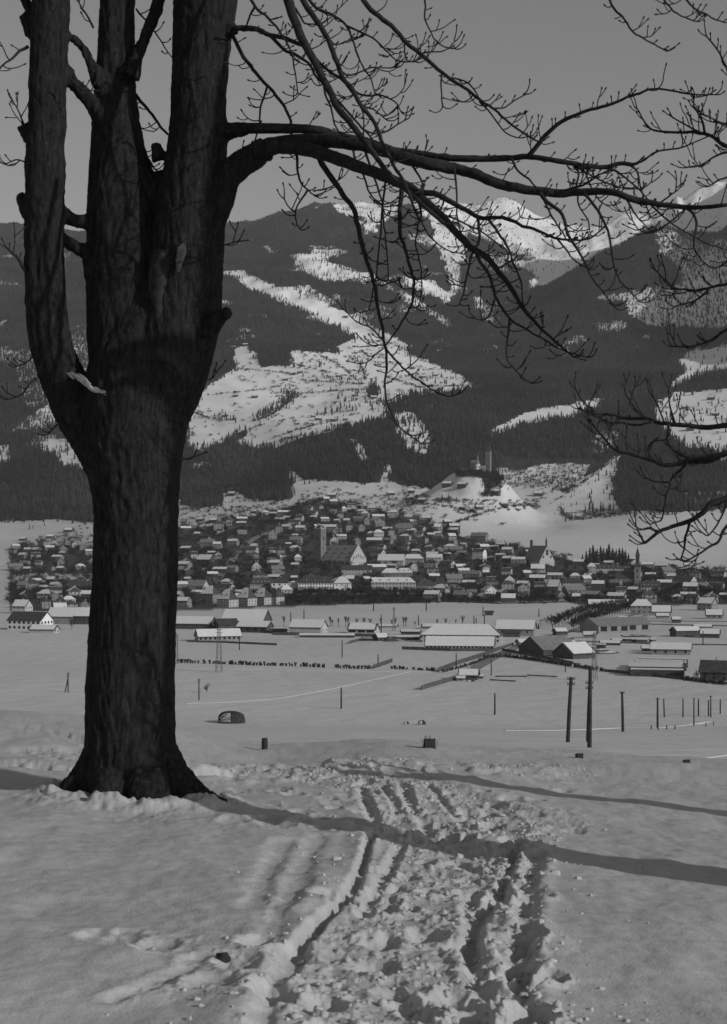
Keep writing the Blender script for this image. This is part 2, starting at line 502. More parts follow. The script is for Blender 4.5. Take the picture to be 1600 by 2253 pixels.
# relief: folds in the meadows, gullies and spurs on the mountain
ramp = smooth01((YY - 2350) / 900.0)
crest_keep = 1 - 0.75 * np.exp(-((YY - 7500) / 260.0)**2)
ZZ += ramp * 18.0 * fbm(XX / 240.0 + 0.5 * YY / 240.0, YY / 420.0, 4, 21)
ramp2 = smooth01((YY - 4300) / 1500.0)
gx = XX + 0.35 * (YY - 5000)
ZZ += ramp2 * crest_keep * 110.0 * (ridged(gx / 620.0, YY / 2100.0, 4, 5) - 0.6)
ZZ += ramp2 * crest_keep * 22.0 * fbm(XX / 150.0, YY / 150.0, 4, 31)
rock = smooth01((YY - 6500) / 500.0) * np.exp(-((YY - 7500) / 700.0)**2)
ZZ += rock * 34.0 * (ridged(XX / 110.0, YY / 110.0, 3, 77) - 0.55)
# castle hill
def bump(cx, cy, rx, ry, h, p=2.0):
    r = np.sqrt(((XX - cx) / rx)**2 + ((YY - cy) / ry)**2)
    return h * np.exp(-(r**p))
CX, CY = (1058 - 800) / F * 2780, 2780.0
castle_dz = bump(CX, CY, 95, 120, 74, 2.6)
ZZ += castle_dz
ZZ += bump((985 - 800) / F * 2600, 2600, 75, 90, 20) + bump((920 - 800) / F * 2640, 2640, 60, 80, 16)
_rr = np.sqrt(((XX - CX) / 120)**2 + ((YY - CY) / 150)**2)
ZZ += np.exp(-_rr**2) * smooth01((_rr - 0.15) / 0.3) * (9.0 * fbm(XX / 38.0, YY / 50.0, 4, 83) + 5.0 * (ridged(XX / 26.0, YY / 60.0, 3, 84) - 0.6))
# unseen peak added beyond the right edge, shaped to shade the hollow
ZZ += bump(2330, 5660, 330, 280, 425, 2.0)
# the dell of shade right of the castle hill
ZZ -= bump((1170 - 800) / F * 2760, 2760, 45, 160, 16)
# river terrace folds in the meadow to the right
ZZ += bump((1420 - 800) / F * 2600, 2600, 190, 160, 8)

def ground(x, y):
    """height of the terrain sheet at world x, y"""
    px = 800 + F * x / y
    ci = np.clip(np.searchsorted(cols, px) - 1, 0, NC - 2); ri = np.clip(np.searchsorted(yrow, y) - 1, 0, NR - 2)
    u = (px - cols[ci]) / (cols[ci+1] - cols[ci]); v = (y - yrow[ri]) / (yrow[ri+1] - yrow[ri])
    u = np.clip(u, 0, 1); v = np.clip(v, 0, 1)
    return (ZZ[ri, ci]*(1-u) + ZZ[ri, ci+1]*u)*(1-v) + (ZZ[ri+1, ci]*(1-u) + ZZ[ri+1, ci+1]*u)*v

PYG = HOR - (ZZ - EYE) / YY * F          # photograph row of each grid point
def hit(px, py, ymin=140.0):
    """first point of the terrain seen at photograph px, py"""
    ys = np.concatenate([np.linspace(ymin, 1500, 500), np.linspace(1502, 8200, 2200)])
    xs = (px - 800) / F * ys
    zs = ground(xs, ys)
    p = HOR - (zs - EYE) / ys * F
    ok = np.where(p <= py)[0]
    i = ok[0] if len(ok) else len(ys) - 1
    return np.array([xs[i], ys[i], zs[i]])

# ---- where the woods stand
WOOD_FOOT = [(-900, 1150), (30, 1148), (130, 1142), (200, 1150), (390, 1098), (410, 1116), (488, 1112), (496, 1082), (533, 1084), (538, 1098), (638, 1100),
             (642, 1062), (700, 1060), (840, 1060), (850, 1044), (862, 1062), (960, 1082), (1010, 1062), (1100, 1050), (1200, 1078),
             (1258, 1130), (1380, 1130), (1600, 1121), (2600, 1120)]
OPEN = [  # polygons in photograph coordinates, tree density kept inside, nearest and farthest distance
 ([(415,965),(420,905),(440,872),(470,840),(522,806),(515,768),(545,758),(562,775),(572,806),(640,806),(640,770),(738,776),(742,764),(788,742),(868,752),(905,785),(960,800),(1005,818),(1045,846),(1040,856),(950,868),(905,866),(872,880),(838,925),(760,940),(695,956),(600,984),(545,984),(506,968),(440,992),(415,985)], 0.0, 3000, 5600),
 ([(480,596),(530,596),(580,618),(640,642),(700,656),(765,684),(840,728),(915,766),(850,776),(795,750),(725,714),(672,688),(615,660),(555,640)], 0.0, 4000, 7300),
 ([(640,562),(690,556),(745,582),(825,606),(825,624),(760,618),(700,618),(660,596)], 0.06, 4500, 7300),
 ([(672,544),(740,538),(772,556),(722,572),(690,562)], 0.25, 4500, 7300),
 ([(625,632),(680,626),(722,655),(690,662),(640,648)], 0.35, 4500, 7300),
 ([(568,538),(590,545),(614,560),(596,562)], 0.0, 4500, 7400),
 ([(888,614),(950,614),(995,652),(985,668),(950,650),(905,628)], 0.0, 4500, 7400),
 ([(800,590),(900,648),(1005,714),(985,720),(890,664),(820,615)], 0.25, 4500, 7400),
 ([(1038,654),(1060,658),(1105,706),(1080,712),(1050,690)], 0.25, 4500, 7400),
 ([(485,655),(515,664),(510,672),(485,668)], 0.0, 4500, 7400),
 ([(510,715),(560,725),(575,745),(540,738)], 0.5, 4000, 7400),
 ([(650,690),(740,700),(745,720),(680,715)], 0.55, 4000, 7400),
 ([(735,690),(825,690),(820,705),(760,705)], 0.35, 4000, 7400),
 # alpine snow
 ([(725,440),(880,440),(872,470),(842,492),(830,505),(812,512),(800,520),(800,482),(770,474),(740,470)], 0.12, 6000, 8000),
 ([(900,440),(1000,430),(1115,430),(1330,495),(1330,545),(1312,578),(1200,578),(1160,556),(1120,530),(1062,498),(1010,488),(960,490),(925,470)], 0.05, 6000, 8000),
 ([(1010,486),(1062,498),(1120,530),(1180,570),(1150,565),(1090,540),(1040,515)], 0.3, 6000, 8000),
 ([(948,488),(1030,505),(1030,560),(1012,600),(1000,660),(990,650),(982,590),(960,545)], 0.08, 5600, 8000),
 ([(1100,555),(1180,580),(1205,600),(1180,606),(1140,585)], 0.1, 5600, 8000),
 ([(1060,560),(1110,570),(1130,600),(1080,590)], 0.5, 5600, 8000),
 # hollow behind the dark spur
 ([(1180,560),(1330,480),(1700,350),(1700,700),(1150,700)], 0.03, 6200, 9600),
 ([(1425,490),(1500,480),(1545,520),(1560,600),(1500,600),(1450,560)], 0.55, 4500, 6250),
 ([(1560,540),(1700,500),(1700,720),(1530,700),(1500,660)], 0.35, 4500, 6250),
 ([(1370,640),(1440,630),(1560,610),(1700,640),(1700,720),(1560,720),(1430,720),(1380,690)], 0.45, 4300, 6250),
 ([(1310,650),(1420,640),(1420,655),(1320,664)], 0.3, 4300, 6250),
 ([(1300,710),(1370,700),(1390,725),(1320,735)], 0.5, 4300, 6250),
 # farms to the right
 ([(1495,788),(1530,770),(1700,760),(1700,812),(1575,812),(1530,830),(1480,862),(1470,858),(1505,820)], 0.02, 3000, 5600),
 ([(1432,905),(1470,872),(1530,848),(1560,858),(1700,855),(1700,1000),(1600,992),(1520,985),(1470,960),(1450,930)], 0.02, 3000, 5600),
 ([(1083,962),(1085,948),(1130,922),(1200,894),(1290,880),(1325,880),(1310,895),(1270,914),(1200,925),(1145,938)], 0.0, 3000, 5600),
 ([(856,910),(905,900),(935,930),(952,965),(940,1000),(905,995),(875,950)], 0.3, 3000, 5600),
 ([(1215,1112),(1362,1003),(1350,1055),(1345,1090),(1378,1132),(1255,1150)], 0.03, 2300, 3700),
 ([(1100,1062),(1190,1072),(1240,1085),(1215,1114),(1110,1102)], 0.02, 2300, 3700),
 ([(1110,1040),(1200,1020),(1300,1018),(1290,1052),(1215,1085),(1110,1068)], 0.4, 2300, 3700),
 ([(630,1040),(650,1040),(662,1062),(640,1064)], 0.05, 2300, 3700),
 ([(770,968),(795,968),(812,1012),(800,1016),(785,990)], 0.3, 2300, 4200),
 ([(840,1030),(852,1028),(860,1050),(842,1056)], 0.1, 2300, 3700),
 # left of the great tree
 ([(86,985),(110,964),(185,964),(195,1034),(140,1020)], 0.05, 2600, 5600),
 ([(20,955),(60,920),(110,890),(190,900),(185,915),(100,940)], 0.2, 2600, 5600),
 ([(20,780),(200,700),(200,880),(60,900)], 0.6, 2600, 6600),
 ([(-900,1000),(20,980),(20,1020),(-900,1040)], 0.1, 2600, 5600),
]
GROVES = [  # woods and tree lines standing in the open meadows
 ([(575,768),(636,775),(640,800),(576,808)], 0.95, 3000, 5600),
 ([(560,920),(612,892),(632,862),(648,868),(642,888),(600,912),(566,928)], 0.6, 3000, 5600),
 ([(815,846),(832,848),(832,876),(815,876)], 0.95, 3000, 5600),
 ([(722,866),(790,858),(792,876),(730,884)], 0.25, 3000, 5600),
 ([(660,825),(800,835),(800,842),(660,834)], 0.25, 3000, 5600),
 ([(780,780),(798,800),(800,826),(792,826),(778,796)], 0.4, 3000, 5600),
 ([(640,806),(720,800),(722,808),(640,814)], 0.3, 3000, 5600),
 ([(700,905),(830,885),(880,880),(870,892),(790,905),(700,918)], 0.35, 3000, 5600),
 ([(470,920),(560,922),(560,928),(470,926)], 0.3, 3000, 5600),
 ([(490,972),(530,950),(545,955),(505,978)], 0.7, 3000, 5600),
 ([(900,830),(1000,838),(1000,846),(900,838)], 0.25, 3000, 5600),
 ([(1470,860),(1590,838),(1600,850),(1520,866)], 0.8, 3000, 5600),
 ([(1110,1066),(1200,1080),(1200,1086),(1110,1074)], 0.2, 2300, 3700),
 ([(1210,1105),(1350,1008),(1362,1004),(1225,1118)], 0.35, 2300, 3700),
 ([(1215,1112),(1232,1112),(1262,1142),(1248,1150)], 0.6, 2300, 3700),
 # thickets round the castle and at the foot of the hill
 ([(1006,1036),(1050,1030),(1092,1034),(1104,1052),(1090,1070),(1060,1050),(1010,1048)], 0.7, 2500, 3000),
 ([(1060,1050),(1085,1056),(1075,1092),(1062,1092)], 0.7, 2500, 3000),
 ([(960,1096),(1110,1100),(1110,1108),(960,1104)], 0.25, 2300, 3000),
]
def wood_density(px, py, y, x):
    jx = 13.0 * fbm(x / 60.0, y / 80.0, 4, 91, 0.65); jy = 9.0 * fbm(x / 60.0 + 40, y / 80.0, 4, 92, 0.65)
    qx, qy = px + jx, py + jy
    d = 0.9 * ((qy < tab(qx, WOOD_FOOT)) & (y > 2380)).astype(float)
    hard = np.exp(-(((x - CX) / 105.0)**2 + ((y - CY) / 130.0)**2)**1.5) > 0.35
    d[hard] = 0.0
    d = d * (1 - 0.35 * (fbm(x / 130.0, y / 200.0, 3, 55) > 0.45))
    for poly, v, y0, y1 in OPEN:
        d = np.where(inpoly(qx, qy, poly) & (y > y0) & (y < y1), np.minimum(d, v), d)
    for poly, v, y0, y1 in GROVES:
        d = np.where(inpoly(qx, qy, poly) & (y > y0) & (y < y1), v if v > .55 else v * .4, d)
    d = np.where(y > 7750, 0.0, d)
    return d
DEN = wood_density(PX, PYG, YY, XX)
TOWN_POLY = [(20,1255),(20,1205),(205,1196),(390,1168),(500,1150),(640,1115),(700,1098),(790,1110),(860,1128),(1000,1160),(1010,1178),(1090,1196),(1165,1205),(1300,1245),(1400,1248),(1620,1255),(1620,1330),(1290,1334),(1230,1322),(960,1326),(780,1330),(620,1336),(390,1345),(380,1360),(20,1360)]
TOWN = inpoly(PX, PYG, TOWN_POLY) & (YY > 1350) & (YY < 2900)
FIELD_L = inpoly(PX, PYG, [(20,1262),(205,1262),(205,1282),(20,1282)])
TOWN &= ~FIELD_L
def blur(a, n=1):
    for _ in range(n):
        p = np.pad(a, 1, mode='edge'); a = (p[1:-1,1:-1]*2 + p[:-2,1:-1] + p[2:,1:-1] + p[1:-1,:-2] + p[1:-1,2:]) / 6.0
    return a
Vt = np.stack([XX, YY, ZZ], -1).reshape(-1, 3)
i0 = (np.arange(NR - 1)[:, None] * NC + np.arange(NC - 1)[None, :])
Ft = np.stack([i0, i0 + 1, i0 + NC + 1, i0 + NC], -1).reshape(-1, 4)
me = mesh_from('valley_terrain', Vt, Ft, [M_TERRAIN], True)
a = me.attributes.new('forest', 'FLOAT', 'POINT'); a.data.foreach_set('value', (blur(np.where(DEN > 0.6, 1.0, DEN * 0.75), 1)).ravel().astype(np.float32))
a = me.attributes.new('town', 'FLOAT', 'POINT'); a.data.foreach_set('value', (blur(TOWN.astype(float), 2) * 0.80).ravel().astype(np.float32))
terrain = mobj('valley_terrain', me)
tag(terrain, 'snow covered valley floor rising into wooded meadows and mountains', 'terrain', kind='structure')

# ---- forest: tens of thousands of conifers on the slopes (nobody could count them)
def conifer_mesh(name, seed, tiers=5, sides=7, H=1.0, R=0.19, bare=0.08):
    r = random.Random(seed); mb = MB()
    mb.tube([(0,0,-0.06),(0,0,bare+0.08)], [0.018, 0.015], 5)
    for t in range(tiers):
        f = t / tiers
        zb = bare + (H - bare) * f * 0.92; zt = min(H, zb + (H - bare) * (1.55 / tiers))
        if t == tiers - 1: zt = H
        rad = R * (1 - f)**0.85 + 0.012
        V = [(0, 0, zt)]; n = sides * 2
        ph = r.random() * 6.28
        for k in range(n):
            an = ph + 2*math.pi*k/n
            rr = rad * ((1.0 + 0.25*r.uniform(-1,1)) if k % 2 == 0 else (0.55 + 0.12*r.uniform(-1,1)))
            V.append((rr*math.cos(an), rr*math.sin(an), zb + (0.0 if k % 2 == 0 else 0.045) + r.uniform(-0.015, 0.015)))
        V.append((0, 0, zb + 0.05))
        Fc = [(0, 1+k, 1+(k+1) % n) for k in range(n)] + [(n+1, 1+(k+1) % n, 1+k) for k in range(n)]
        mb.add(V, Fc)
    return mb.mesh(name, [M_NEEDLE])

proto_col = bpy.data.collections.new('conifer_kinds')
for k, (R, t) in enumerate(((0.17, 5), (0.21, 4), (0.14, 5))):
    o = bpy.data.objects.new('conifer_kind', conifer_mesh('conifer_kind', 40 + k, t, 6, 1.0, R))
    proto_col.objects.link(o)

def scatter(N, y0, y1, px0=-130, px1=1730):
    y = np.sqrt(rng.uniform(y0*y0, y1*y1, N)); px = rng.uniform(px0, px1, N); x = (px - 800) / F * y
    z = ground(x, y); py = HOR - (z - EYE) / y * F
    keep = rng.random(N) < wood_density(px + rng.normal(0, 5.0, N), py + rng.normal(0, 3.5, N), y, x)
    return x[keep], y[keep], z[keep], py[keep], px[keep]
xs, ys, zs, pys, pxs = scatter(330000, 2380, 7800)
n = len(xs)
H = rng.uniform(9, 18.5, n) * (1 - 0.35 * smooth01((ys - 6200) / 1300.0)) * np.where(rng.random(n) < 0.12, 0.6, 1.0)
low = inpoly(pxs, pys, [(1100,1010),(1330,1010),(1270,1150),(1090,1120)]) | (np.hypot(xs - CX, ys - CY) < 140)
H = np.where(low, H * 0.45, H)
pm = bpy.data.meshes.new('forest')
pm.vertices.add(n); pm.vertices.foreach_set('co', np.stack([xs, ys, zs - 0.4], -1).astype(np.float32).ravel())
a = pm.attributes.new('tree_height', 'FLOAT', 'POINT'); a.data.foreach_set('value', H.astype(np.float32))
forest = mobj('forest', pm)
tag(forest, 'dark conifer forest covering the mountain slopes', 'forest', kind='stuff')
def instancer(group_name, source):
    ng = bpy.data.node_groups.new(group_name, 'GeometryNodeTree')
    return wire_group(ng, source)
def wire_group(ng, proto_col):
    ng.interface.new_socket('Geometry', in_out='INPUT', socket_type='NodeSocketGeometry')
    ng.interface.new_socket('Geometry', in_out='OUTPUT', socket_type='NodeSocketGeometry')
    gi = ng.nodes.new('NodeGroupInput'); go = ng.nodes.new('NodeGroupOutput')
    mtp = ng.nodes.new('GeometryNodeMeshToPoints')
    iop = ng.nodes.new('GeometryNodeInstanceOnPoints')
    ci = ng.nodes.new('GeometryNodeCollectionInfo'); ci.inputs['Collection'].default_value = proto_col
    ci.inputs['Separate Children'].default_value = True; ci.inputs['Reset Children'].default_value = True
    iop.inputs['Pick Instance'].default_value = True
    na = ng.nodes.new('GeometryNodeInputNamedAttribute'); na.data_type = 'FLOAT'; na.inputs['Name'].default_value = 'tree_height'
    rv = ng.nodes.new('FunctionNodeRandomValue'); rv.data_type = 'FLOAT_VECTOR'
    rv.inputs[0].default_value = (0, 0, 0); rv.inputs[1].default_value = (0.04, 0.04, 6.28)
    ng.links.new(gi.outputs[0], mtp.inputs[0]); ng.links.new(mtp.outputs[0], iop.inputs['Points'])
    ng.links.new(ci.outputs[0], iop.inputs['Instance']); ng.links.new(na.outputs[0], iop.inputs['Scale'])
    ng.links.new(rv.outputs[0], iop.inputs['Rotation'])
    ng.links.new(iop.outputs[0], go.inputs[0])
    return ng
md = forest.modifiers.new('plant', 'NODES'); md.node_group = instancer('plant_conifers', proto_col)
print('forest trees', n)
# ------------------------------------------------------------------ trodden snow in the foreground
def fgpt(px, py):
    s = (py - HOR) / F
    y = 1.2 / max(s - 0.075 - 0.06 * (px - 800) / F, 0.02)
    return ((px - 800) / F * y, y)
def seg_dist(x, y, pts):
    """distance to a polyline and the signed side"""
    best = np.full(x.shape, 1e9); side = np.zeros(x.shape); tt = np.zeros(x.shape)
    L = 0.0
    for (ax, ay), (bx, by) in zip(pts[:-1], pts[1:]):
        dx, dy = bx-ax, by-ay; l2 = dx*dx+dy*dy
        t = np.clip(((x-ax)*dx + (y-ay)*dy) / l2, 0, 1)
        ex, ey = x-(ax+t*dx), y-(ay+t*dy)
        d = np.hypot(ex, ey); c = d < best
        best = np.where(c, d, best); side = np.where(c, np.sign(ex*dy-ey*dx), side); tt = np.where(c, L + t*math.sqrt(l2), tt)
        L += math.sqrt(l2)
    return best, side, tt
def line(pp, per=4): return [tuple(q) for q in catmull([fgpt(*p) for p in pp], per)]

PATH = line([(840,2420),(850,2300),(860,2200),(900,2060),(955,1950),(985,1880),(990,1830),(960,1780),(890,1740),(780,1712),(640,1694),(480,1684),(200,1672)])
PATH_R = line([(1140,2420),(1130,2250),(1120,2150),(1110,2050),(1120,1950),(1135,1880),(1140,1830),(1090,1770)])
RUTS = [  # photograph polyline, depth, half width, rim
 ([(818,1832),(806,1868),(785,1925),(757,1975),(722,2012),(690,2040),(655,2080)], 0.085, 0.030, 0.008),
 ([(655,2080),(615,2135),(590,2195),(570,2260)], 0.035, 0.045, 0.006),
 ([(625,1850),(600,1890),(580,1935),(556,2000)], 0.022, 0.065, 0.005),
 ([(700,1838),(672,1890),(655,1935),(632,1985),(605,2030),(590,2070)], 0.022, 0.06, 0.006),
 ([(1142,1850),(1118,1915),(1100,1955),(1062,2010),(1040,2060),(1030,2110)], 0.045, 0.035, 0.02),
 ([(1182,1880),(1165,1940),(1158,2000),(1148,2060),(1138,2130),(1135,2210)], 0.05, 0.055, 0.025),
 ([(1040,1960),(1035,2040),(1045,2110),(1060,2180)], 0.035, 0.04, 0.02),
 ([(795,1734),(805,1760),(820,1790),(832,1815)], 0.055, 0.045, 0.02),
 ([(842,1730),(862,1758),(885,1790)], 0.035, 0.04, 0.012),
 ([(882,1728),(905,1765),(930,1805),(962,1845)], 0.05, 0.05, 0.02),
 ([(940,1728),(985,1770),(1030,1815)], 0.03, 0.04, 0.012),
 ([(430,2095),(400,2125),(330,2160),(250,2185)], 0.02, 0.04, 0.012),
 ([(880,1850),(850,1905),(820,1960),(800,2010)], 0.04, 0.035, 0.02),
 ([(700,1694),(560,1700),(420,1704)], 0.07, 0.10, 0.03),
 ([(1000,1700),(860,1692),(700,1684),(560,1676)], 0.05, 0.12, 0.03),
 ([(175,1702),(110,1698),(40,1690),(-80,1682)], 0.10, 0.16, 0.02),
 ([(230,1660),(150,1640),(60,1625)], 0.05, 0.10, 0.03),
]
RUTS = [(line(p, 3), d, w, r) for p, d, w, r in RUTS]
_r = np.random.default_rng(5)
PRINTS = []
for k in range(90):
    i = _r.integers(4, len(PATH) - 10); p = PATH[i]
    PRINTS.append((p[0] + _r.normal(0, 0.28), p[1] + _r.normal(0, 0.3), _r.uniform(0.05, 0.085), _r.uniform(0.04, 0.09)))
for k in range(34):
    i = _r.integers(2, len(PATH_R)); p = PATH_R[i]
    PRINTS.append((p[0] + _r.normal(0, 0.09), p[1] + _r.normal(0, 0.12), _r.uniform(0.05, 0.08), _r.uniform(0.05, 0.10)))
for k in range(60):
    p = fgpt(_r.uniform(480, 1250), _r.uniform(1690, 1830)); PRINTS.append((p[0], p[1], _r.uniform(0.06, 0.12), _r.uniform(0.02, 0.06)))
for p in ((215,2045),(265,2050),(345,2070),(690,1800),(660,1786),(720,1760),(520,1700),(1240,1740),(1260,1820),(1180,1760),(640,2090),(530,2110),(470,2150)):
    q = fgpt(*p); PRINTS.append((q[0], q[1], 0.08, 0.04))

def fg_height(x, y, detail=True):
    z = fg_base(x, y)
    z = z + 0.05 * fbm(x / 1.7, y / 2.3, 3, 3) + 0.025 * fbm(x / 0.5 + 0.3*y, y / 0.9, 3, 8)
    z = z + 0.010 * fbm(x / 0.16, y / 0.30, 3, 12)                # wind-packed crust
    d, s, t = seg_dist(x, y, PATH)
    wid = 0.50 + 0.10 * fbm(x / 0.4, y / 0.6, 3, 14) + 0.35 * smooth01((y - 9) / 5)
    m = smooth01((wid - d) / 0.22)
    d2, s2, t2 = seg_dist(x, y, PATH_R)
    m2 = smooth01((0.17 + 0.06 * fbm(x / 0.3, y / 0.4, 2, 15) - d2) / 0.12) * (y < 11)
    spread = smooth01((fbm(x / 1.2, y / 1.6, 3, 44) + 0.15) / 0.5) * smooth01((y - 9.5) / 2.5) * smooth01((3.2 - np.abs(x - 0.4)) / 1.5) * smooth01((19 - y) / 3)
    m3 = np.clip(np.maximum(np.maximum(m, m2), 0.75 * spread), 0, 1)
    near = smooth01((7.5 - y) / 2.5) * smooth01((0.9 - np.abs(x + 0.25)) / 0.5)
    m3 = np.maximum(m3, 0.8 * near * smooth01((fbm(x / 0.5, y / 0.5, 2, 66) + 0.35) / 0.4))
    z = z - 0.03 * m + 0.015 * np.exp(-((d - wid - 0.06) / 0.09)**2) * (y < 12)
    lump = np.maximum(0, fbm(x / 0.14, y / 0.17, 4, 17, 0.55) + 0.15)**1.1
    crumb = np.maximum(0, fbm(x / 0.050, y / 0.065, 3, 18) - 0.02)
    z = z + m3 * (0.024 * lump + 0.026 * crumb - 0.008)
    z = z + m3 * 0.025 * (ridged(x / 0.45, y / 0.7, 3, 19) - 0.6)
    for pts, dep, w, rim in RUTS:
        dd, ss, _ = seg_dist(x, y, pts)
        jit = 1 + 0.6 * fbm(x / 0.10, y / 0.12, 3, 23)
        e = dd / (w * jit)
        z = z - 0.8 * dep * np.exp(-np.abs(e)**3) + 0.5 * rim * np.exp(-((dd - 1.7*w) / (0.7*w))**2) * (0.6 + 1.2 * np.maximum(0, fbm(x / 0.09, y / 0.09, 3, 29)))
    for qx, qy, r0, dep in PRINTS:
        w = (np.abs(x - qx) < 3*r0) & (np.abs(y - qy) < 5*r0)
        if not w.any(): continue
        e = np.hypot((x[w] - qx) / r0, (y[w] - qy) / (1.7*r0)) * (1 + 0.3 * fbm(x[w] / 0.06, y[w] / 0.06, 2, 37))
        dep = dep * 0.65
        z[w] += -dep * np.exp(-e**4) + 0.22 * dep * np.exp(-((e - 1.35) / 0.3)**2)
    # snow drawn up round the foot of the great tree
    tr = np.hypot(x - TREE_X, (y - TREE_Y))
    z = z + 0.07 * np.exp(-((tr - 0.62) / 0.25)**2) * (1 + 1.1 * fbm(x / 0.13, y / 0.16, 3, 47)) * (y < TREE_Y + 0.2)
    # churned bank on the crest
    bank = np.exp(-((y - 16.6 - 0.25*x) / 1.0)**2) * smooth01((2.6 - np.abs(x - 0.3)) / 1.6) + np.exp(-((y - 15.2) / 0.9)**2) * smooth01((1.6 - np.abs(x + 1.7)) / 0.8)
    z = z + bank * (0.03 + 0.10 * np.maximum(0, fbm(x / 0.30, y / 0.55, 4, 50)))
    return z

TREE_D = 11.95
TREE_X, TREE_Y = (290 - 800) / F * TREE_D, TREE_D
gcol = np.concatenate([np.linspace(-4200, -700, 30), np.linspace(-660, -50, 40), np.linspace(-30, 1640, 720), np.linspace(1660, 2300, 40), np.linspace(2350, 6400, 30)])
inv = np.linspace(1/4.0, 1/17.0, 560)
grow = np.concatenate([np.linspace(0.8, 3.95, 12), 1/inv, np.linspace(17.1, 32, 60)])
GP, GY = np.meshgrid(gcol, grow)
GX = (GP - 800) / F * GY
GZ = fg_height(GX.ravel(), GY.ravel()).reshape(GX.shape)
nr, nc = GX.shape
i0 = (np.arange(nr - 1)[:, None] * nc + np.arange(nc - 1)[None, :])
Fg = np.stack([i0, i0 + 1, i0 + nc + 1, i0 + nc], -1).reshape(-1, 4)
me = mesh_from('snowy_hillside', np.stack([GX, GY, GZ], -1).reshape(-1, 3), Fg, [M_SNOW_FG], True)
hillside = mobj('snowy_hillside', me)
tag(hillside, 'trodden old snow on the hill shoulder with a rutted path', 'snow', kind='structure')

def fgz(x, y):
    return float(fg_height(np.array([float(x)]), np.array([float(y)]))[0])

# loose clods thrown up beside the path (uncountable crumbs)
def ico(sub=1):
    bm = bmesh.new(); bmesh.ops.create_icosphere(bm, subdivisions=sub, radius=1.0)
    V = np.array([v.co[:] for v in bm.verts]); Fc = np.array([[v.index for v in f.verts] for f in bm.faces]); bm.free(); return V, Fc
IV, IF = ico(2)
CV, CF = [], []; b = 0
r = np.random.default_rng(9)
N = 2200
ci = r.integers(0, len(PATH) - 8, N)
cx = np.array([PATH[i][0] for i in ci]) + r.normal(0, 0.38, N); cy = np.array([PATH[i][1] for i in ci]) + r.normal(0, 0.35, N)
k2 = r.random(N) < 0.25
ri = r.integers(0, len(PATH_R), N)
cx = np.where(k2, np.array([PATH_R[i][0] for i in ri]) + r.normal(0, 0.13, N), cx); cy = np.where(k2, np.array([PATH_R[i][1] for i in ri]) + r.normal(0, 0.1, N), cy)
k3 = r.random(N) < 0.16
cx = np.where(k3, r.uniform(-0.6, 2.6, N), cx); cy = np.where(k3, 16.6 + 0.25 * cx + r.normal(0, 0.5, N), cy)
sz = np.minimum(r.lognormal(-4.9, 0.5, N), 0.022)
cz = fg_height(cx, cy)
for k in range(N):
    ph = r.random(3) * 9
    V = IV * (1 + 0.28 * np.sin(IV[:, [1]] * 3.1 + ph[0]) * np.cos(IV[:, [2]] * 2.7 + ph[1]) + 0.2 * np.sin(IV[:, [0]] * 5.0 + ph[2])) * sz[k] * np.array([r.uniform(0.8, 1.4), r.uniform(0.8, 1.3), r.uniform(0.6, 0.95)])
    CV.append(V + np.array([cx[k], cy[k], cz[k] + sz[k] * 0.25])); CF.append(IF + b); b += len(IV)
me = mesh_from('snow_clods', np.vstack(CV), np.vstack(CF), [M_SNOW_FG], True)
clods = mobj('snow_clods', me); tag(clods, 'crumbled clods of snow scattered along the rutted path', 'snow', kind='stuff')

# ------------------------------------------------------------------ the great bare tree
tree = empty('bare_tree', (TREE_X, TREE_Y, fgz(TREE_X, TREE_Y)))
tag(tree, 'large bare tree with dark furrowed trunk and several forked leaders', 'tree')
T0 = np.array(tree.location)
def wpts(pp, d0, d1=None):
    """photograph points (px, py[, distance]) to world points, distance from d0 to d1"""
    P = np.array([p[:2] for p in pp], float)
    L = np.concatenate([[0], np.cumsum(np.hypot(*np.diff(P, axis=0).T))]); L /= L[-1]
    d = d0 + ((d1 if d1 is not None else d0) - d0) * L
    return np.stack([(P[:, 0] - 800) / F * d, d, EYE + (HOR - P[:, 1]) / F * d], -1)

trunk_parts = []
def leader(pp, d0=TREE_D, d1=None, per=6):
    W = wpts(pp, d0, d1); R = np.array([p[2] for p in pp], float) / 2 / F * W[:, 1]
    C = catmull(np.hstack([W, R[:, None]]), per)
    trunk_parts.append((C[:, :3], C[:, 3]))
leader([(292,1830,235),(290,1790,228),(288,1740,212),(287,1690,204),(287,1600,197),(288,1500,194),(291,1400,189),(296,1300,184),(298,1200,182),(298,1110,186),(294,1030,205),(292,960,228),(300,890,236),(315,810,226),(335,720,180),(345,640,110),(350,580,50)])
leader([(262,1040,130),(215,960,120),(176,905,112),(146,850,102),(120,785,92),(103,700,86),(97,560,82),(99,400,82),(104,200,82),(110,60,80),(116,-160,74),(118,-420,58),(100,-700,40)], TREE_D, TREE_D - 0.1)
leader([(300,980,120),(300,900,176),(290,780,185),(283,680,178),(278,580,172),(273,490,160),(267,400,142),(260,320,116),(255,240,96),(256,130,82),(258,20,74),(262,-160,70),(270,-420,56),(290,-700,40)], TREE_D + 0.05, TREE_D + 0.25)
leader([(300,1010,120),(318,940,160),(336,880,184),(365,800,190),(395,700,176),(408,600,164),(416,500,156),(427,400,142),(437,290,126),(440,180,120),(445,80,126),(452,0,138),(462,-160,120),(480,-420,90),(520,-700,55)], TREE_D - 0.05, TREE_D - 0.15)
leader([(395,600,90),(372,500,100),(352,420,92),(300,480,90)], TREE_D + 0.1, TREE_D + 0.1)           # web of wood in the fork
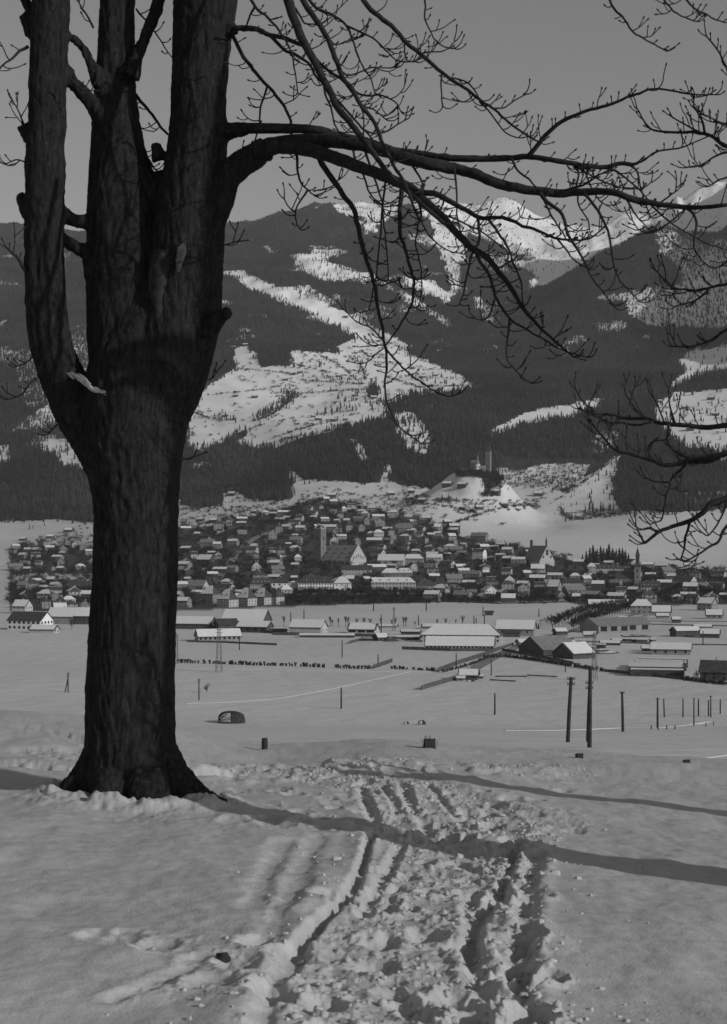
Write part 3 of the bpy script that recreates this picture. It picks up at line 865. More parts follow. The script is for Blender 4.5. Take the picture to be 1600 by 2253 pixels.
# root flare
for pp, dd in (([(322,1600,100),(350,1680,104),(400,1736,84),(448,1764,58),(498,1776,30)], -0.25), ([(256,1600,100),(226,1676,100),(182,1722,72),(140,1744,40)], -0.1),
               ([(300,1650,120),(312,1710,112),(335,1760,84),(352,1786,44)], -0.5), ([(260,1650,110),(250,1710,104),(232,1752,74),(218,1776,40)], -0.45), ([(300,1640,110),(330,1700,90),(370,1735,50)], 0.5)):
    leader(pp, TREE_D, TREE_D + dd)
# stub of a lost limb on the right and pruned knobs
leader([(455,730,50),(476,704,36),(490,692,27),(502,686,24)], TREE_D - 0.25, TREE_D - 0.4)
leader([(70,300,40),(58,290,32),(46,276,22)]); leader([(70,470,46),(54,448,30),(42,428,18)]); leader([(352,350,36),(346,330,24),(343,316,18)], TREE_D - 0.1)
leader([(80,70,50),(62,48,36),(48,36,20)])
# springing of the big limbs
leader([(440,520,90),(478,430,76),(500,388,62),(540,355,56),(586,326,50)], TREE_D - 0.1, TREE_D - 0.3)
leader([(455,330,70),(485,296,48),(510,287,36),(545,283,28)], TREE_D - 0.1, TREE_D - 0.25)
leader([(460,110,50),(492,72,38),(520,62,26)], TREE_D - 0.1, TREE_D - 0.2)
leader([(215,600,60),(198,560,38),(172,546,26),(148,532,22),(130,520,18)]); leader([(235,495,50),(205,490,34),(180,488,30),(158,482,28),(132,464,26),(100,440,22)])
leader([(240,270,60),(212,236,36),(185,208,28),(160,180,26),(148,158,26),(110,95,24),(70,30,22),(40,-30,20)])
leader([(225,190,40),(206,150,22),(190,118,18),(170,92,16),(148,78,16)]); leader([(285,170,50),(300,130,28),(318,85,25),(335,45,25),(348,5,24),(370,-80,22),(400,-200,16)])

tv, tf, tb = [], [], 0
for P, R in trunk_parts:
    V, Fc = tube_geo(P, R, 20)
    tv.append(V); tf += [tuple(i + tb for i in f) for f in Fc]; tb += len(V)
tmp_me = mesh_from('trunk_core', np.vstack(tv), tf)
tmp = bpy.data.objects.new('trunk_core', tmp_me); COL.objects.link(tmp)
rm = tmp.modifiers.new('r', 'REMESH'); rm.mode = 'VOXEL'; rm.voxel_size = 0.0155
sm_ = tmp.modifiers.new('s', 'SMOOTH'); sm_.factor = 0.5; sm_.iterations = 6
dg = bpy.context.evaluated_depsgraph_get()
em = tmp.evaluated_get(dg).to_mesh()
nv = len(em.vertices); co = np.empty(nv*3, np.float32); em.vertices.foreach_get('co', co); co = co.reshape(-1, 3).astype(float)
no = np.empty(nv*3, np.float32); em.vertices.foreach_get('normal', no); no = no.reshape(-1, 3).astype(float)
fl = [tuple(p.vertices) for p in em.polygons]
tmp.evaluated_get(dg).to_mesh_clear()
bpy.data.objects.remove(tmp); bpy.data.meshes.remove(tmp_me)
# furrowed bark: ridges run up the stem
ang = np.arctan2(no[:, 1], no[:, 0])
u = co[:, 0] * 1.0 + co[:, 1] * 1.0; vv = co[:, 0] - co[:, 1]
def n3(s, zs, seed): return (fbm(u / s + 5, co[:, 2] / zs + vv / s * 0.7, 3, seed) + fbm(vv / s - 3, co[:, 2] / zs - u / s * 0.6, 3, seed + 9)) * 0.7
bark = -np.abs(n3(0.060, 0.26, 61)) * 0.026 + 0.010 + 0.007 * n3(0.028, 0.06, 65) + 0.010 * n3(0.35, 0.6, 68)
co = co + no * bark[:, None]
keepz = co[:, 2]
quad = np.array([f for f in fl if len(f) == 4], dtype=np.int32); 
me = mesh_from('trunk', co - T0, quad, [M_BARK], True)
mobj('trunk', me, tree)
print('trunk faces', len(quad))

# pale scar where a limb was torn off, and its splinter
sc = MB(); rr = random.Random(3)
W = wpts([(362,548),(360,590),(356,640),(350,700)], TREE_D - 0.33, TREE_D - 0.36)
ww = [26, 34, 30, 12]
def strip(mb, C, halfw, thick):
    V = []
    for c, h in zip(C, halfw):
        h = h / F * TREE_D
        for sx, sy in ((-1, 0.07), (-0.55, 0.0), (0.0, -0.012), (0.55, 0.0), (1, 0.07)):
            V.append((c[0] + sx*h, c[1] + sy + rr.uniform(-0.006, 0.006), c[2] + rr.uniform(-0.01, 0.01)))
    n = len(C); Fc = []
    for i in range(n - 1):
        for k in range(4): Fc.append((i*5+k, i*5+k+1, (i+1)*5+k+1, (i+1)*5+k))
    mb.add(V, Fc)
Cs = catmull(W, 4); hw = np.interp(np.linspace(0, 3, len(Cs)), range(4), ww)
strip(sc, Cs - T0, hw, 0.05)
so = mobj('wood_scar', sc.mesh('wood_scar', [M_SCAR], True), tree); so['label'] = 'long scar of bare splintered wood below the fork'
sp = MB(); P = wpts([(392,598),(394,575),(400,548),(408,530)], TREE_D - 0.40, TREE_D - 0.42) - T0
sp.tube(P, [0.012, 0.03, 0.042, 0.006], 5); mobj('broken_splinter', sp.mesh('broken_splinter', [mat_plain('pale_split_wood', 0.055, 0.8, 0.3, 15)]), tree)

# ---- limbs, branches and twigs
PXM = TREE_D / F
def branch_mesh(pp, w0, w1, d0, d1, seed, twigs=1.0, per=5, sides=7, tw=3.0, kink=1.0):
    """main axis and its twigs; returns two MB"""
    r = random.Random(seed); rn = np.random.default_rng(seed)
    P = np.array([p[:2] for p in pp], float)
    C = catmull(P, per)
    n = len(C)
    L = np.concatenate([[0], np.cumsum(np.hypot(*np.diff(C, axis=0).T))]); tl = L / L[-1]
    wob = np.stack([fbm(L / 22.0, np.full(n, seed * 1.7), 3, seed), fbm(L / 22.0, np.full(n, seed * 2.9), 3, seed + 4)], -1)
    C = C + wob * np.minimum(3.0, 0.35 * w0 + 1.0) * kink * (np.minimum(tl, 1 - tl) * 6).clip(0, 1)[:, None]
    d = d0 + (d1 - d0) * tl + 0.10 * (d0 / 12) * fbm(L / 120.0, np.full(n, seed * 0.7), 2, seed + 8) * (tl > 0.05)
    w = (w0 + (w1 - w0) * tl**0.85) * (1 + 0.10 * fbm(L / 9.0, np.full(n, seed * 3.1), 2, seed + 6))
    W = np.stack([(C[:, 0] - 800) / F * d, d, EYE + (HOR - C[:, 1]) / F * d], -1)
    R = np.maximum(w, 2.4) / 2 / F * d
    main = MB(); main.tube(W, R, sides if w0 > 10 else 5)
    tws = MB(); count = 0
    def twig(x, y, dd, ang, ln, wd, depth):
        k = 5; pts = [(x, y, dd)]; a = ang
        st = ln / k
        dz = r.uniform(-0.35, 0.35) * ln * dd / F / k
        for i in range(k):
            up = -math.pi / 2
            da = (up - a + math.pi) % (2*math.pi) - math.pi
            a += da * r.uniform(0.05, 0.28) + r.uniform(-0.22, 0.22)
            x += st * math.cos(a); y += st * math.sin(a); dd += dz
            pts.append((x, y, dd))
        A = np.array(pts)
        Wt = np.stack([(A[:, 0]-800)/F*A[:, 2], A[:, 2], EYE + (HOR-A[:, 1])/F*A[:, 2]], -1)
        rad = np.linspace(wd, max(wd*0.7, 2.0), k + 1)
        rad[-1] = wd * 0.75
        # bud at the tip
        tip = Wt[-1] + (Wt[-1] - Wt[-2]) / max(np.linalg.norm(Wt[-1]-Wt[-2]), 1e-6) * 8 / F * A[-1, 2]
        Wt = np.vstack([Wt, Wt[-1] + 0.45*(tip-Wt[-1]), tip]); rad = np.concatenate([rad, [4.4, 1.0]])
        tws.tube(Wt, rad / 2 / F * np.append(A[:, 2], [A[-1, 2]]*2), 4)
        if depth > 0 and ln > 28:
            for q in range(r.choice([0, 1, 1, 2])):
                j = r.randint(1, 3); s = r.choice([-1, 1])
                twig(A[j, 0], A[j, 1], A[j, 2], a*0.3 + ang*0.7 + s*r.uniform(0.5, 1.0), ln*r.uniform(0.35, 0.6), wd*0.85, depth-1)
    s = r.uniform(8, 22)
    while s < L[-1] and twigs > 0:
        i = int(np.searchsorted(L, s)); i = min(i, n - 2)
        t = C[i+1] - C[i]; ta = math.atan2(t[1], t[0])
        side = r.choice([-1, 1])
        wl = w[i]
        if wl < 14: ln = r.choice([7, 9, 12, 16, 24, 34, 46, 58]) * r.uniform(0.8, 1.2)
        elif wl < 22: ln = r.choice([8, 10, 14, 26, 40]) * r.uniform(0.8, 1.2)
        else: ln = r.choice([7, 9, 24, 36])
        twig(C[i, 0], C[i, 1], d[i], ta + side * r.uniform(0.6, 1.25), ln + wl * 0.5, tw * r.uniform(0.85, 1.05), 1)
        s += r.uniform(9, 24) / twigs * (1.0 if wl < 14 else 1.7 if wl < 22 else 3.0)
    # forked tip
    if twigs > 0:
        t = C[-1] - C[-2]; ta = math.atan2(t[1], t[0])
        for q in (-0.5, 0.3): twig(C[-1, 0], C[-1, 1], d[-1], ta + q, r.uniform(16, 34), tw, 0)
    return main, tws

def add_branch(parent, base, name, pp, w0, w1, d0, d1, seed, twigs=1.0, kink=1.0, label=None):
    main, tws = branch_mesh(pp, w0, w1, d0, d1, seed, twigs, kink=kink)
    me = main.mesh(name, [M_BRANCH], True)
    me.transform(Matrix.Translation(Vector(-base)))
    o = mobj(name, me, parent)
    if tws.v:
        me2 = tws.mesh('twigs', [M_BRANCH]); me2.transform(Matrix.Translation(Vector(-base)))
        t = mobj('twigs', me2, o); t['kind'] = 'stuff'
    return o

D = TREE_D
BR = [ # points, start width, end width, start and end distance, twig density
 ('limb', [(560,342),(586,326),(640,316),(700,312),(760,312),(815,322),(870,340),(930,357),(1000,372),(1050,386),(1110,408),(1170,418),(1230,425),(1290,423),(1350,424),(1400,440),(1460,450),(1530,457),(1600,451)], 50, 10, D-.25, D-1.4, .55),
 ('limb', [(520,286),(545,283),(620,283),(690,287),(760,303),(830,323),(880,333),(950,343),(1000,348),(1060,350),(1120,347),(1165,345),(1220,353),(1280,363),(1330,368),(1365,360),(1395,363)], 30, 11, D-.2, D-1.0, .55),
 ('branch', [(1160,347),(1200,300),(1240,265),(1290,245),(1345,228),(1400,208),(1430,196),(1480,200),(1530,208),(1575,208)], 17, 4, D-.85, D-1.5, 1.1),
 ('branch', [(1390,362),(1420,350),(1450,331),(1500,325),(1540,308),(1580,290)], 8, 4, D-1.0, D-1.3, .8),
 ('branch', [(1385,363),(1402,375),(1408,400),(1415,430),(1425,460),(1430,478)], 8, 4, D-1.0, D-1.1, 1.0),
 ('branch', [(1330,369),(1360,380),(1390,402),(1420,432),(1445,455)], 9, 4, D-1.0, D-1.2, 1.0),
 ('branch', [(1265,366),(1300,385),(1330,400),(1370,412),(1410,415),(1432,402)], 7, 4, D-.9, D-.9, 1.1),
 ('branch', [(1262,364),(1285,375),(1293,395),(1300,410),(1318,440),(1345,452),(1362,440),(1372,412)], 7, 4, D-.9, D-.8, 1.0),
 ('branch', [(1235,421),(1265,412),(1290,405),(1320,385),(1345,372)], 10, 5, D-1.0, D-1.2, 1.0),
 ('limb', [(620,322),(660,326),(700,335),(760,356),(820,378),(880,402),(920,428),(960,465),(1020,528),(1045,550),(1080,575),(1115,620),(1150,675),(1184,716),(1225,754),(1262,785)], 42, 5, D-.3, D-1.8, .7),
 ('branch', [(905,420),(930,424),(962,427),(1005,452),(1055,478),(1107,480),(1150,496),(1190,510),(1230,525),(1270,528),(1298,524),(1322,507)], 22, 5, D-.9, D-1.7, .9),
 ('branch', [(1225,524),(1245,547),(1262,570),(1295,592)], 8, 4, D-1.4, D-1.5, .9),
 ('branch', [(1047,552),(1058,578),(1075,603),(1090,649),(1122,701),(1157,724),(1202,750),(1240,772),(1292,786)], 13, 4, D-1.4, D-2.0, .9),
 ('branch', [(1122,701),(1118,740),(1115,785),(1125,805),(1150,830),(1167,842)], 8, 4, D-1.8, D-1.9, .9),
 ('branch', [(1090,655),(1078,690),(1062,705),(1045,700)], 7, 4, D-1.7, D-1.7, 1.0),
 ('branch', [(1052,478),(1055,505),(1053,535),(1040,552),(1030,590),(1022,640),(1012,668)], 12, 4, D-1.1, D-1.4, 1.1),
 ('branch', [(1075,482),(1095,510),(1118,545),(1135,590),(1148,625),(1150,660),(1160,690)], 11, 4, D-1.1, D-1.6, .9),
 ('branch', [(940,445),(985,475),(1040,498),(1080,525),(1115,552),(1118,580)], 8, 4, D-.9, D-.7, 1.0),
 ('branch', [(1185,420),(1200,440),(1225,460),(1242,485),(1252,520),(1270,550),(1295,592),(1310,622),(1330,647),(1350,672)], 15, 4, D-1.0, D-1.6, .9),
 ('branch', [(1196,438),(1208,465),(1230,500),(1245,525)], 8, 5, D-1.0, D-.9, .8),
 ('branch', [(1285,425),(1307,450),(1325,480),(1337,507),(1345,550),(1350,580),(1360,610),(1380,635),(1405,662)], 12, 4, D-1.1, D-1.5, .8),
 ('branch', [(1262,366),(1272,380),(1270,420),(1277,455),(1292,482),(1300,518)], 8, 4, D-.9, D-1.0, 1.0),
 ('branch', [(1125,348),(1140,375),(1165,395),(1185,417)], 9, 6, D-.8, D-1.0, .8),
 ('branch', [(1500,455),(1522,466),(1532,490),(1530,520),(1528,545),(1545,575),(1570,588),(1600,578)], 11, 4, D-1.2, D-1.3, .9),
 ('branch', [(1508,460),(1478,485),(1440,510),(1410,508),(1392,485)], 8, 4, D-1.2, D-1.2, .8),
 ('branch', [(1432,450),(1490,500),(1545,530),(1600,550)], 8, 4, D-1.1, D-1.0, .7),
 ('branch', [(1380,440),(1395,465),(1410,485),(1425,502)], 8, 4, D-1.1, D-1.0, .8),
 ('branch', [(1445,452),(1470,435),(1490,420),(1498,408)], 7, 4, D-1.1, D-1.2, .8),
 ('branch', [(885,408),(882,440),(880,500),(887,537),(900,575),(910,625),(907,662),(893,698),(870,730),(845,765),(822,782)], 17, 4, D-.7, D-1.2, .7),
 ('branch', [(700,338),(710,362),(732,395),(750,422),(775,455),(787,495),(797,532),(807,575),(820,612),(828,650),(835,694),(846,750),(852,795),(846,844),(850,881),(861,907),(876,937),(925,975)], 22, 4, D-.4, D-1.6, .6),
 ('branch', [(850,768),(880,805),(910,828),(950,855),(985,872),(1004,868)], 8, 4, D-1.3, D-1.5, 1.0),
 ('branch', [(845,752),(815,722),(785,708),(762,685)], 7, 4, D-1.3, D-1.4, .6),
 ('branch', [(652,332),(655,375),(665,405),(682,422),(694,430)], 11, 5, D-.3, D-.5, .9),
 ('branch', [(676,420),(662,440),(650,468),(652,490),(658,501)], 8, 4, D-.4, D-.5, .5),
 ('branch', [(651,466),(637,455),(626,438)], 6, 4, D-.5, D-.5, .4),
 ('branch', [(690,420),(715,416),(735,406),(745,395)], 7, 4, D-.5, D-.3, 1.0),
 ('branch', [(775,320),(785,360),(800,385),(815,425),(840,450),(850,472),(880,482)], 9, 4, D-.5, D-.8, .9),
 ('branch', [(800,322),(815,365),(830,410),(842,450),(845,500),(852,560),(855,615)], 9, 4, D-.5, D-.9, .8),
 ('branch', [(848,400),(842,450),(838,500),(832,560),(828,610),(812,680)], 8, 4, D-.8, D-1.0, .5),
 ('branch', [(905,362),(920,385),(932,410),(930,440),(940,455)], 8, 5, D-.6, D-.6, .7),
 ('branch', [(1000,372),(1004,400),(1006,440),(1008,480),(1020,530),(1028,580)], 8, 4, D-.8, D-1.0, .7),
 ('branch', [(915,430),(928,470),(920,500),(915,540),(925,590),(928,640),(922,670)], 8, 4, D-.9, D-1.1, 1.0),
 ('branch', [(900,430),(922,478),(945,520),(985,550),(1012,557)], 8, 4, D-.9, D-.8, .8),
 ('branch', [(505,63),(540,62),(567,66),(592,75),(620,82),(650,92),(670,102),(697,132),(720,155),(750,175),(780,200),(810,212),(840,210),(870,225),(882,245)], 20, 4, D-.2, D-1.3, .8),
 ('branch', [(597,80),(625,107),(660,125),(682,142),(692,165),(710,185),(715,207),(730,242),(735,270),(747,292)], 13, 5, D-.4, D-.7, .6),
 ('limb', [(600,-120),(620,-40),(635,8),(650,50),(665,87),(687,125),(705,162),(727,205),(745,240),(767,265),(790,295),(805,316),(825,342),(855,382),(885,410),(935,455),(975,490)], 30, 10, D-.8, D-2.2, .45),
 ('limb', [(630,-120),(655,-30),(670,8),(692,37),(712,67),(730,105),(742,140),(757,175),(777,200),(797,237),(822,267),(837,300),(850,330),(870,370),(890,402),(905,440)], 19, 8, D-1.0, D-2.4, .9),
 ('branch', [(640,-60),(687,9),(730,32),(762,57),(777,87),(787,117),(800,150),(815,172),(825,205)], 14, 4, D-1.0, D-1.6, 1.0),
 ('branch', [(764,57),(792,70),(825,87),(852,115),(880,135),(915,136)], 8, 4, D-1.3, D-1.7, 1.1),
 ('branch', [(650,18),(662,40),(672,52),(700,52)], 9, 5, D-1.0, D-1.0, .8),
 ('branch', [(702,45),(722,80),(740,98),(762,90),(790,82)], 8, 4, D-1.2, D-1.0, 1.0),
 ('branch', [(745,150),(765,165),(785,162),(812,150),(850,150),(870,148)], 7, 4, D-1.5, D-1.2, 1.0),
 ('branch', [(780,205),(800,232),(820,240),(835,250),(848,262)], 8, 4, D-1.5, D-1.2, 1.2),
 ('branch', [(800,285),(822,292),(845,290),(870,278),(890,265)], 8, 4, D-1.4, D-1.1, .9),
 ('branch', [(727,200),(760,240),(790,275),(815,300),(830,335)], 10, 6, D-1.4, D-1.2, .8),
 ('branch', [(757,178),(790,225),(800,260),(800,300)], 8, 5, D-1.6, D-1.8, .8),
 ('limb', [(740,-90),(780,-30),(815,20),(860,55),(887,87),(927,120),(972,160),(1020,192),(1055,220),(1090,240),(1120,270),(1155,295),(1185,312)], 17, 5, D-1.6, D-2.6, .5),
 ('branch', [(995,172),(1025,180),(1045,200),(1055,220)], 7, 5, D-2.1, D-2.2, .8),
 ('branch', [(1055,222),(1080,250),(1105,285),(1135,302),(1165,300)], 7, 4, D-2.3, D-2.4, .6),
 ('branch', [(1090,238),(1110,235),(1132,222),(1156,208)], 6, 4, D-2.3, D-2.3, .8),
 ('branch', [(927,117),(955,115),(980,110),(1000,92)], 6, 4, D-1.9, D-1.9, .6),
 ('branch', [(890,90),(893,125),(905,135),(920,128)], 6, 4, D-1.9, D-1.9, .6),
 ('branch', [(972,160),(970,195),(974,232)], 6, 5, D-2.0, D-2.0, .4),
 ('branch', [(925,-60),(935,12),(935,38),(945,65),(960,90),(975,103),(1000,107)], 8, 4, D-1.6, D-1.9, .8),
 ('branch', [(508,70),(537,125),(562,160),(590,190),(610,212),(630,242),(640,265),(641,300),(650,335)], 14, 9, D-.2, D-.3, .5),
 ('branch', [(588,190),(575,235),(568,285),(558,320),(553,348)], 8, 5, D-.3, D-.3, .6),
 ('branch', [(520,-60),(562,15),(587,35),(605,55),(625,82),(640,110),(647,142),(652,175),(655,204)], 13, 4, D-.5, D-1.0, .8),
 ('branch', [(560,15),(548,40),(541,60)], 9, 6, D-.5, D-.3, .6),
 ('branch', [(296,205),(330,245),(350,272),(370,296)], 13, 8, D+.2, D+.2, .8),
 ('branch', [(312,318),(325,345),(340,372)], 10, 6, D+.2, D+.1, 1.2),
 ('branch', [(300,20),(340,70),(378,125)], 7, 4, D+.3, D+.4, .7),
 ('branch', [(205,60),(190,30),(170,0)], 8, 5, D+.1, D+.1, 1.2),
 ('branch', [(66,310),(45,250),(30,225)], 8, 4, D, D-.2, 1.0),
 ('branch', [(62,102),(35,120),(0,150)], 12, 6, D-.1, D-.3, .9),
 ('branch', [(60,360),(40,350),(15,360)], 6, 4, D-.1, D-.2, .9),
 ('branch', [(60,600),(40,570),(15,545)], 16, 8, D-.1, D-.2, .8),
 ('branch', [(80,832),(65,845),(48,868),(20,878)], 8, 4, D-.1, D-.2, .9),
 ('branch', [(72,782),(60,795),(40,805)], 6, 4, D-.1, D-.1, .9),
 ('branch', [(128,932),(118,942),(110,950)], 8, 5, D-.3, D-.3, 1.2),
 ('branch', [(152,168),(180,195),(206,200)], 7, 4, D-.3, D-.3, 1.2),
 ('branch', [(485,540),(505,536),(525,530)], 6, 4, D-.3, D-.3, .8),
 ('branch', [(496,355),(520,350),(532,338)], 6, 4, D-.3, D-.3, .9),
 ('branch', [(450,835),(465,832),(474,822)], 6, 4, D-.3, D-.3, .6),
 ('branch', [(396,1010),(410,1008),(424,1006)], 6, 4, D-.3, D-.3, .6),
]
for k, (nm, pp, w0, w1, d0, d1, tw) in enumerate(BR):
    q = 0.85 if nm == 'limb' else 0.68
    tw = tw * 0.8
    w0, w1 = w0 * q, max(w1 * q, 2.8)
    add_branch(tree, T0, nm, pp, w0, w1, d0, d1, 100 + k * 7, tw)

# snow caught in the crotch of the left leader
r = np.random.default_rng(4)
sn = MB()
C = catmull(wpts([(152,824),(172,826),(186,836),(196,850),(214,862),(240,870)], TREE_D - 0.30, TREE_D - 0.36), 5)
tt = np.linspace(0, 1, len(C))
rad_ = (0.008 + 0.024 * np.clip(np.sin(tt * math.pi), 0, 1)**0.7 * (1 + 0.9 * fbm(tt * 8, tt * 0, 3, 5))).clip(0.006, 0.07)
_sv, _sf = ico(2)
for k in range(46):
    f = r.random(); q = np.array([np.interp(f, tt, C[:, i]) for i in range(3)]) + r.normal(0, 1, 3) * np.array([.016, .012, .012])
    s_ = np.interp(f, tt, rad_) * r.uniform(.4, 1.15)
    b_ = _sv * (1 + .25 * np.sin(_sv[:, [0]] * 4 + k) * np.cos(_sv[:, [2]] * 5 - k)) * s_ * np.array([1.5, 1.0, .62])
    b_[:, 2] -= .55 * b_[:, 0]
    sn.add(b_ + q, _sf.tolist())
o = mobj('snow_pad', sn.mesh('snow_pad', [M_SNOW_FG], True)); tag(o, 'small pad of snow lodged in the crotch of the bare tree', 'snow')  # dull ground snow material puts the shade of the crotch into the colour

# ------------------------------------------------------------------ trees standing outside the picture on the right: one reaches in with its branches
SD = np.array([SUN.x, SUN.y]); SD /= np.linalg.norm(SD)
def side_tree(pos, rad, height, seed, label, lean=(0, 0)):
    zb = float(fg_base(np.array([pos[0]]), np.array([pos[1]]))[0]) - 0.3
    root = empty('bare_tree', (pos[0], pos[1], zb)); tag(root, label, 'tree')
    t = MB(); r = random.Random(seed)
    n = 14; zz = np.linspace(0, height, n)
    P = np.stack([lean[0] * zz / height + 0.05 * np.sin(zz * 1.3 + seed), lean[1] * zz / height + 0.05 * np.cos(zz * 1.1), zz], -1)
    R = rad * (1 - 0.55 * zz / height) + 0.35 * rad * np.exp(-zz / 0.35)
    t.tube(P, R, 14); mobj('trunk', t.mesh('trunk', [M_BARK], True), root)
    return root, np.array([pos[0], pos[1], zb])
sA = np.array([2.04, 9.36]) + 4.4 * SD
rt, RB = side_tree(sA, 0.40, 9.5, 1, 'bare tree beside the path reaching low twiggy branches over the meadow', (0.2, 0.3))
def reach(pp, d0, d1, w0, w1, seed, tw=0.9, connect=None, name='branch'):
    o = add_branch(rt, RB, name, pp, w0 * .85, w1 * .8, d0, d1, seed, tw)
    if connect is not None:     # the unseen part back to the stem
        a = np.array([(pp[0][0]-800)/F*d0, d0, EYE + (HOR-pp[0][1])/F*d0])
        top = np.array([sA[0] + 0.1, sA[1] + 0.1, connect])
        mid = (a + top) / 2 + np.array([0, 0, 0.35])
        mb = MB(); C = catmull([top, mid, a], 6); mb.tube(C - RB, np.linspace(0.10, w0 / 2 / F * d0, len(C)), 7)
        mobj('limb', mb.mesh('limb', [M_BRANCH], True), rt)
RD = 9.3
reach([(1625,934),(1591,937),(1541,940),(1505,937),(1467,932),(1438,926),(1415,919),(1375,921),(1352,913),(1310,910),(1274,900)], RD, RD+.3, 17, 5, 901, .8, 63.6)
reach([(1310,911),(1285,885),(1267,857)], RD+.3, RD+.35, 6, 4, 902, .5)
reach([(1415,919),(1390,890),(1375,860),(1378,843)], RD+.2, RD+.2, 6, 4, 903, .4)
reach([(1487,934),(1476,905),(1472,855)], RD+.1, RD+.1, 7, 4, 904, .4)
reach([(1462,930),(1448,895),(1437,872)], RD+.1, RD, 6, 4, 905, .5)
reach([(1438,927),(1400,935),(1370,930),(1340,930),(1316,918)], RD+.1, RD+.3, 6, 4, 906, .5)
reach([(1472,934),(1470,964),(1476,982),(1492,995),(1521,1004),(1555,1004),(1600,997),(1640,985)][::-1], RD-.1, RD, 19, 7, 907, .6, 63.4)
reach([(1640,985),(1591,1000),(1560,1013),(1510,1016),(1483,1022),(1456,1021),(1431,1011),(1397,1002),(1366,995),(1348,986),(1332,968),(1314,946),(1301,930)], RD-.1, RD+.3, 18, 5, 908, .8)
reach([(1512,1018),(1499,1034),(1478,1054),(1470,1079),(1465,1106),(1460,1128),(1454,1144),(1440,1150)], RD, RD+.1, 9, 4, 909, .8)
reach([(1478,1060),(1450,1060),(1425,1053)], RD, RD+.1, 6, 4, 910, .5)
reach([(1500,1034),(1499,1058),(1490,1075)], RD, RD-.1, 6, 4, 911, .9)
reach([(1430,1010),(1425,985),(1440,972),(1462,968)], RD+.1, RD, 7, 4, 912, 1.0)
reach([(1640,1085),(1591,1099),(1566,1108),(1550,1124),(1519,1144),(1478,1160),(1449,1171),(1424,1191),(1418,1195)], RD-.2, RD, 21, 8, 913, .4, 62.9)
reach([(1418,1195),(1404,1171),(1399,1155)], RD, RD, 7, 4, 914, .4)
reach([(1449,1170),(1430,1163),(1415,1165)], RD, RD, 9, 6, 915, .6)
reach([(1519,1145),(1510,1180),(1506,1205),(1500,1226)], RD, RD, 9, 5, 916, 1.0)
reach([(1640,1120),(1600,1160),(1580,1192),(1555,1208),(1530,1225),(1515,1232)], RD-.2, RD-.2, 11, 5, 917, .9)
reach([(1600,1100),(1592,1130),(1580,1150),(1560,1178),(1545,1172)], RD-.2, RD-.2, 7, 4, 918, .9)
reach([(1640,620),(1590,626),(1540,637),(1490,635),(1465,618),(1443,595)], RD, RD+.4, 10, 4, 919, .9, 64.5)
reach([(1560,637),(1530,660),(1485,675)], RD+.1, RD+.2, 7, 4, 920, .8)
reach([(1640,700),(1591,730),(1560,750),(1520,762),(1480,762)], RD, RD+.2, 8, 4, 921, .9)
reach([(1640,345),(1592,317),(1560,297),(1535,291),(1487,290),(1440,287),(1420,272),(1407,247),(1402,240)], RD, RD+.6, 13, 4, 922, 1.0, 65.6)
reach([(1552,294),(1540,255),(1528,235),(1527,215)], RD+.2, RD+.2, 8, 4, 923, .9)
reach([(1545,293),(1505,272),(1480,258)], RD+.2, RD+.3, 6, 4, 924, .9)
reach([(1640,300),(1600,275),(1570,262),(1545,250)], RD, RD, 8, 4, 925, 1.3)
reach([(1640,250),(1590,130),(1575,105),(1555,80)], RD, RD+.2, 9, 4, 926, 1.0)
reach([(1620,330),(1580,340),(1545,362),(1512,368)], RD, RD+.1, 7, 4, 927, .9)
reach([(1620,380),(1585,395),(1560,410)], RD, RD+.1, 7, 4, 928, 1.0)
reach([(1320,-60),(1348,12),(1370,35),(1380,55),(1400,75),(1440,97),(1464,111)], RD-.6, RD-.3, 8, 4, 929, .7)
reach([(1440,-40),(1472,12),(1500,35),(1532,47)], RD-.6, RD-.4, 7, 4, 930, .5)
reach([(1490,-30),(1525,15),(1560,35),(1590,48)], RD-.6, RD-.4, 7, 4, 931, .6)
# branches above the frame that those twigs hang from
for (a, b) in (((1320,-60),66.6), ((1440,-40),66.9), ((1490,-30),66.4)):
    mb = MB(); A = at(a[0], a[1], RD-.6); top = np.array([sA[0]+.12, sA[1]+.15, b])
    C = catmull([top, (A+top)/2 + np.array([0, 0, .3]), A], 6); mb.tube(C - RB, np.linspace(.09, .012, len(C)), 6); mobj('limb', mb.mesh('limb', [M_BRANCH], True), rt)

sB = np.array([2.4, 14.4]) + 6.5 * SD  # unseen tree known by its shadow, kept short so that shadow ends early
rt2, RB2 = side_tree(sB, 0.42, 4.2, 4, 'unseen short trunk with stubby limbs, shortened to end the far shadow', (0.1, -0.1))
for k in range(5):
    an = k * 1.25; h = 3.7 + 0.08 * k; mb = MB()
    C = catmull([(0.1, -0.1, h), (0.3*math.cos(an), 0.3*math.sin(an), h + 0.3), (0.45*math.cos(an), 0.45*math.sin(an), h + 0.8)], 5)
    mb.tube(C, np.linspace(0.12, 0.05, len(C)), 6); mobj('limb', mb.mesh('limb', [M_BRANCH], True), rt2)

# ---- small things on the hill
p = fgpt(490, 2100); zc = fgz(*p)
mb = MB(); mb.hull_box([(-.022,-.012,-.02),(.024,-.014,-.02),(.03,.010,-.02),(-.016,.012,-.02)], [(-.024,-.006,.006),(.010,-.012,.024),(.026,.008,.012),(-.014,.012,.028)])
o = mobj('wood_chip', mb.mesh('wood_chip', [M_SCAR])); o.location = (p[0], p[1], zc + 0.01); o.rotation_euler = (0.15, -0.45, 0.2)
tag(o, 'dark angular wood chip lying in the snow beside the deep rut', 'wood chip')

